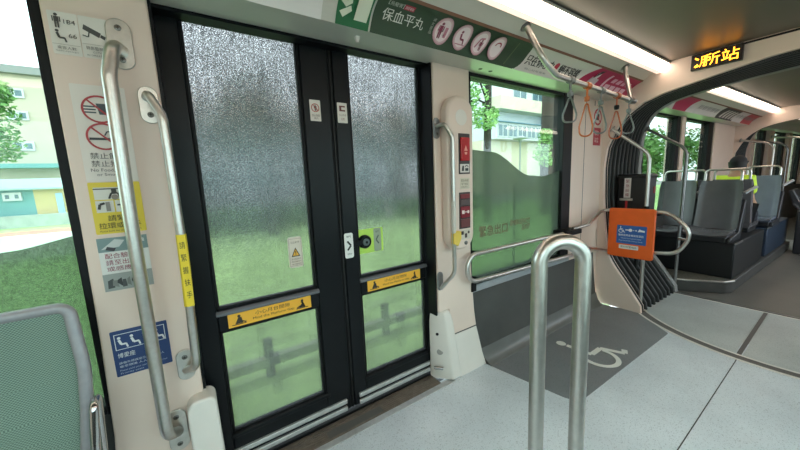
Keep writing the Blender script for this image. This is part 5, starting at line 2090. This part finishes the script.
# ================================================================ OUTSIDE
gr = MB()
gr.box(-30, 60, 1.9, 13.2, -0.5, -0.36, GRASS)
struct(gr.build('ground'), 'bright green lawn outside the doors', 'lawn')
gr = MB()
gr.box(-30, 60, 13.2, 60, -0.5, -0.38, mat('street', (140, 138, 132), 0.8, noise=0.1, nscale=2))
struct(gr.build('ground'), 'grey street beyond the lawn', 'street')
gr = MB()
gr.box(-30, 60, -40, -1.6, -0.5, -0.36, mat('opposite_paving', (150, 150, 144), 0.8, noise=0.1, nscale=2))
struct(gr.build('ground'), 'paving on the unseen opposite side', 'paving')
pa = MB()
pa.box(-30, -2.6, 13.5, 15.0, 0.30, 0.312, mat('red_path', (196, 130, 112), 0.8, noise=0.1, nscale=2))
struct(pa.build('path'), 'reddish path crossing the lawn on the left', 'path')

te = MB()
te.box(-30, -2.5, 13.3, 60, -0.5, 0.305, GRASS)
struct(te.build('ground'), 'raised grass terrace in front of the teal shed', 'terrace')
kb = MB()
kb.box(-30, -2.5, 13.1, 13.3, -0.45, 0.33, mat('white_kerb', (206, 210, 206), 0.8, noise=0.06, nscale=3))
struct(kb.build('kerb'), 'white kerb wall holding the grass terrace on the left', 'kerb')
rl = thing('low_railing', (1.2, 3.0, -0.36), 'low wet grey railing on the lawn seen through the lower door glass', 'railing')
CON = mat('wet_concrete', (122, 124, 118), 0.5, noise=0.2, nscale=12)
b = MB()
b.box(-3, 5, 2.97, 3.06, -0.25, -0.16, CON)
b.build('rail', rl, bevel=0.01)
for x in (-0.9, -0.1, 0.45, 1.0, 1.75, 2.6, 3.6):
    b = MB()
    b.box(x - 0.04, x + 0.04, 2.98, 3.05, -0.36, 0.02, mat('dark_post', (70, 74, 68), 0.6, noise=0.1))
    b.build('post', rl, bevel=0.01)

TRUNK = mat('tree_bark', (50, 43, 37), 0.9, noise=0.25, nscale=6, bump=0.4)
LEAF_A = leaf_mat('leaves_mid', (64, 112, 52), (118, 158, 84))
LEAF_C = leaf_mat('leaves_dark', (66, 82, 70), (96, 112, 98))
LEAF_B = leaf_mat('leaves_light', (92, 138, 72), (156, 190, 118))


def foliage(centres, n, size, m, parent, rng):
    b = MB()
    for _ in range(n):
        c, r = rng.choice(centres)
        while True:
            d = Vector((rng.uniform(-1, 1), rng.uniform(-1, 1), rng.uniform(-1, 1)))
            if 0.2 < d.length <= 1:
                break
        p = Vector(c) + Vector((d.x * r, d.y * r, d.z * r * 0.8))
        s_ = size * rng.uniform(0.6, 1.3)
        u = Vector((rng.uniform(-1, 1), rng.uniform(-1, 1), rng.uniform(-0.6, 0.6))).normalized()
        w = u.orthogonal().normalized()
        w = (Matrix.Rotation(rng.uniform(0, 6.28), 3, u) @ w)
        nrm = u.cross(w) * s_ * 0.15
        b.add([p - u * s_, p + w * s_ * 0.45 + nrm, p + u * s_, p - w * s_ * 0.45 + nrm], [(0, 1, 2), (0, 2, 3)], m)
    return b.build('foliage', parent, smooth=0)


def tree(x, y, h, tr, centres, n, size, m, label, lean=0.0, seed=1, group=None):
    rng = random.Random(seed)
    r = thing('tree', (x, y, -0.37), label, 'tree', group)
    b = MB()
    pts = [(x + lean * t + 0.03 * math.sin(5 * t + seed), y, -0.37 + h * t) for t in (0, 0.2, 0.4, 0.6, 0.8, 1)]
    rings = []
    for i, p in enumerate(pts):
        rr = tr * (1.15 - 0.45 * i / 5)
        rings.append([(p[0] + rr * math.cos(a), p[1] + rr * math.sin(a), p[2]) for a in (2 * PI * k / 12 for k in range(12))])
    b.loft(rings, TRUNK, True, True)
    b.build('trunk', r)
    for (c, rad) in centres[:4]:
        q = Vector(pts[3])
        MB().tube([q, q.lerp(Vector(c), 0.55) + Vector((0, 0, 0.1)), c], tr * 0.25, TRUNK, 8).build('branch', r)
    foliage(centres, n, size, m, r, rng)
    return r


tree(9.65, 8.2, 7.5, 0.15, [((8.9, 8.4, 4.2), 0.8), ((9.2, 7.9, 3.5), 0.5), ((8.7, 8.0, 5.2), 1.0), ((10.3, 8.6, 3.9), 0.35)], 1300, 0.085, LEAF_B, 'leafy tree with dark trunk at the left of the right window', 0.1, 3)
tree(9.0, 8.6, 5.0, 0.09, [((8.7, 8.9, 3.6), 0.55), ((9.0, 8.8, 2.2), 0.4), ((9.2, 8.8, 4.4), 0.6)], 700, 0.08, LEAF_A, 'slender young tree beside the leafy one in the right window', -0.1, 5)
tree(13.45, 8.0, 7.5, 0.30, [((13.2, 8.0, 6.6), 0.9), ((14.0, 8.4, 6.9), 0.9)], 700, 0.14, LEAF_A, 'thick bare tree trunk near the right edge of the right window', -0.08, 7)
tree(12.70, 7.7, 2.6, 0.04, [((12.75, 7.7, 2.75), 0.42), ((12.5, 7.7, 2.3), 0.38), ((12.85, 7.7, 2.0), 0.35), ((12.7, 7.7, 3.1), 0.28)], 900, 0.07, LEAF_B, 'small bushy sapling in front of the thick trunk', 0.0, 9)
tree(-6.0, 16.5, 4.0, 0.14, [((-5.4, 16.5, 4.1), 0.95), ((-5.1, 16.4, 4.9), 0.6), ((-5.3, 16.5, 3.2), 0.8), ((-6.3, 16.5, 4.0), 0.9)], 2400, 0.10, LEAF_A, 'dense round tree at the edge of the left window', 0.0, 11)
tree(2.4, 12.0, 5.0, 0.2, [((2.2, 12.0, 4.4), 1.1), ((3.0, 12.2, 3.6), 1.0), ((1.6, 12.1, 3.2), 0.9)], 1200, 0.16, LEAF_C, 'tree blurred by rain in the left door glass', 0.0, 13)
tree(8.6, 13.0, 5.0, 0.2, [((8.5, 13.0, 4.0), 1.2), ((9.4, 13.1, 3.2), 1.0), ((7.6, 13.0, 3.4), 0.9)], 1200, 0.16, LEAF_C, 'tree blurred by rain in the right door glass', 0.0, 17)
for i, (x, y, z) in enumerate(((23.5, 12.4, 3.4), (19.5, 9.3, 3.0), (25.5, 8.6, 3.0), (30.5, 9.6, 3.6), (37.0, 9.0, 3.8))):
    tree(x, y, 4.6, 0.18, [((x, y, z), 1.5), ((x + 0.9, y, z - 0.9), 1.2), ((x - 0.9, y + 0.2, z - 0.6), 1.2), ((x + 0.4, y, z - 1.8), 1.1)], 1300, 0.19, LEAF_A,
         ['leafy tree outside at the right end of the big window', 'bushy tree outside the first far window', 'wide tree outside the gap between the far windows', 'leafy tree outside the second far window', 'most distant leafy tree outside the far windows'][i], 0.0, 20 + i, 'street trees farther along the track')


def hedge(x0, x1, y, h, label, seed):
    rng = random.Random(seed)
    r = thing('hedge', ((x0 + x1) / 2, y, -0.37), label, 'hedge')
    b = MB()
    b.box(x0, x1, y - 0.35, y + 0.35, -0.37, h - 0.1, LEAF_A)
    b.build('hedge_core', r)
    f = MB()
    for _ in range(int((x1 - x0) * 90)):
        p = Vector((rng.uniform(x0, x1), y - 0.36 + rng.uniform(-0.12, 0.1), rng.uniform(-0.3, h)))
        s_ = 0.14 * rng.uniform(0.6, 1.2)
        u = Vector((rng.uniform(-1, 1), rng.uniform(-1, 1), rng.uniform(-1, 1))).normalized()
        w = u.orthogonal().normalized()
        f.add([p - u * s_, p + w * s_ * 0.5, p + u * s_, p - w * s_ * 0.5], [(0, 1, 2, 3)], LEAF_A)
    f.build('foliage', r, smooth=0)


hedge(-2.5, 8.0, 13.6, 0.75, 'low hedge behind the lawn seen through the doors', 31)
hedge(8.2, 14.5, 12.6, 0.5, 'clipped hedge behind the tree trunks in the right window', 33)

# buildings
CONC = mat('pale_render', (196, 188, 160), 0.8, noise=0.05, nscale=0.6)
CONB = mat('beige_render', (182, 170, 150), 0.8, noise=0.05, nscale=0.6)
CONW = mat('white_render', (194, 196, 194), 0.8, noise=0.05, nscale=0.6)
GREYB = mat('grey_render', (150, 152, 152), 0.8, noise=0.08, nscale=0.5)
WINB = mat('building_glass', (86, 106, 112), 0.15, noise=0.2, nscale=1.5)
TEAL = mat('teal_boards', (98, 150, 146), 0.7, noise=0.05, nscale=4)
YELB = mat('yellow_boards', (190, 170, 116), 0.7, noise=0.05, nscale=4)
ROOFB = mat('shed_roof', (150, 176, 170), 0.6, noise=0.08, nscale=4)
BLUEG = mat('blue_trim', (104, 146, 164), 0.6, noise=0.05)


def bwin(parent, x0, x1, y, z0, z1, panes=2):
    b = MB()
    b.box(x0, x1, y - 0.08, y, z0, z1, CONW)
    f = b.build('window', parent)
    w = (x1 - x0) / panes
    for k in range(panes):
        MB().box(x0 + k * w + 0.07, x0 + (k + 1) * w - 0.07, y - 0.10, y - 0.07, z0 + 0.08, z1 - 0.08, WINB).build('pane', f)


# apartment house in the right window
ba = thing('apartment_building', (32, 22, -0.38), 'pale yellow and white apartment house with blue bay windows', 'building')
b = MB()
b.box(24.0, 45, 20.5, 30, -0.38, 4.9, CONC)
b.build('lower_wall', ba)
b = MB()
b.box(24.5, 45, 20.8, 30, 4.9, 14.0, CONW)
b.build('upper_wall', ba)
b = MB()
b.box(24.0, 38.0, 19.4, 21.2, 4.85, 6.4, CONW)
b.build('bay', ba)
b = MB()
b.prism([(19.1, 6.38), (21.2, 7.0), (21.2, 6.38)], 'x', 23.7, 38.2, BLUEG)
b.build('bay_roof', ba)
for k in range(9):
    bwin(ba, 24.3 + k * 1.5, 25.6 + k * 1.5, 19.4, 5.05, 6.22, 2)
b = MB()
b.box(25.0, 45, 19.6, 20.8, 7.7, 8.9, CONC)
b.build('balcony', ba)
for k in range(4):
    bwin(ba, 28.4 + k * 3.2, 30.6 + k * 3.2, 20.8, 9.1, 10.4, 2)
    bwin(ba, 28.4 + k * 3.2, 30.6 + k * 3.2, 20.8, 11.2, 12.6, 2)
b = MB()
b.box(33.4, 35.2, 18.6, 20.8, -0.38, 14.0, BLUEG)
b.build('stair_tower', ba)

bb2 = thing('apartment_building', (-6.2, 24, -0.38), 'cream three storey block behind the left tree', 'building')
b = MB()
b.box(-14.0, -5.22, 23, 30, 0.30, 7.15, CONB)
b.build('wall', bb2)
b = MB()
b.box(-14.3, -5.0, 22.7, 30.3, 7.15, 7.5, mat('dark_eaves', (128, 128, 124), 0.8, noise=0.1))
b.build('roof_edge', bb2)
for z in (3.62, 5.05, 6.08):
    for k in range(4):
        bwin(bb2, -6.72 - k * 1.5, -6.02 - k * 1.5, 23, z, z + 0.42, 2)
b = MB()
b.box(-8.0, -5.0, 22.2, 23, 2.75, 2.95, TEAL)
b.build('awning', bb2)
bb3 = thing('office_building', (4, 27, -0.38), 'grey building half hidden by rain on the door glass', 'building')
b = MB()
b.box(-3.6, 19.0, 26, 34, -0.38, 7.2, GREYB)
b.build('wall', bb3)
b = MB()
b.box(-3.9, 19.2, 25.8, 34.2, 7.2, 7.6, CONW)
b.build('roof_edge', bb3)
for k in range(7):
    bwin(bb3, -2.6 + k * 3.1, -0.8 + k * 3.1, 26, 1.2, 2.8, 2)
    bwin(bb3, -2.6 + k * 3.1, -0.8 + k * 3.1, 26, 4.2, 5.8, 2)

sh_ = thing('garden_shed', (-5.2, 18.6, -0.38), 'teal shed with a yellow gable in the left window', 'shed')
b = MB()
b.box(-9.0, -4.85, 17.4, 20.0, 0.30, 1.72, TEAL)
b.build('front_wall', sh_)
b = MB()
b.box(-4.85, -4.08, 17.4, 20.0, 0.30, 1.72, YELB)
b.build('gable_wall', sh_)
b = MB()
b.prism([(17.15, 1.72), (18.8, 2.12), (20.3, 1.72), (20.3, 1.66), (18.8, 2.06), (17.15, 1.66)], 'x', -9.2, -3.98, ROOFB)
b.build('roof', sh_)
bwin(sh_, -5.60, -5.14, 17.4, 1.28, 1.58, 2)
b = MB()
b.box(-4.28, -4.10, 17.36, 17.42, 0.6, 1.5, mat('blue_door', (150, 180, 200), 0.6))
b.build('door', sh_)
wallo = MB()
wallo.box(-16, -3.3, 16.9, 17.15, 0.30, 0.74, mat('low_wall', (166, 172, 166), 0.8, noise=0.15, nscale=3))
tag(wallo.build('garden_wall'), 'low grey wall in front of the teal shed', 'wall')

lp_ = thing('street_lamp', (12.0, 8.4, -0.37), 'grey street lamp with flat round head in the right window', 'street lamp')
MB().tube([(12.0, 8.4, -0.37), (12.0, 8.4, 2.95)], 0.035, GREYB, 12).build('post', lp_)
MB().lathe((12.0, 8.4, 2.95), (0, 0, 1), [(0.04, -0.15), (0.08, -0.02), (0.30, 0.02), (0.30, 0.06), (0.05, 0.14), (0, 0.15)], GREYB, 20).build('lamp_head', lp_)
po = MB()
po.tube([(2.445, 1.765, -0.36), (2.445, 1.765, 1.36)], 0.013, mat('dark_line_tone', (40, 48, 44), 0.5), 10)  # added rod, stands in for a dark line in the window glass
tag(po.build('dark_line_rod'), 'thin dark rod added outside the right window to draw a dark line', 'post')
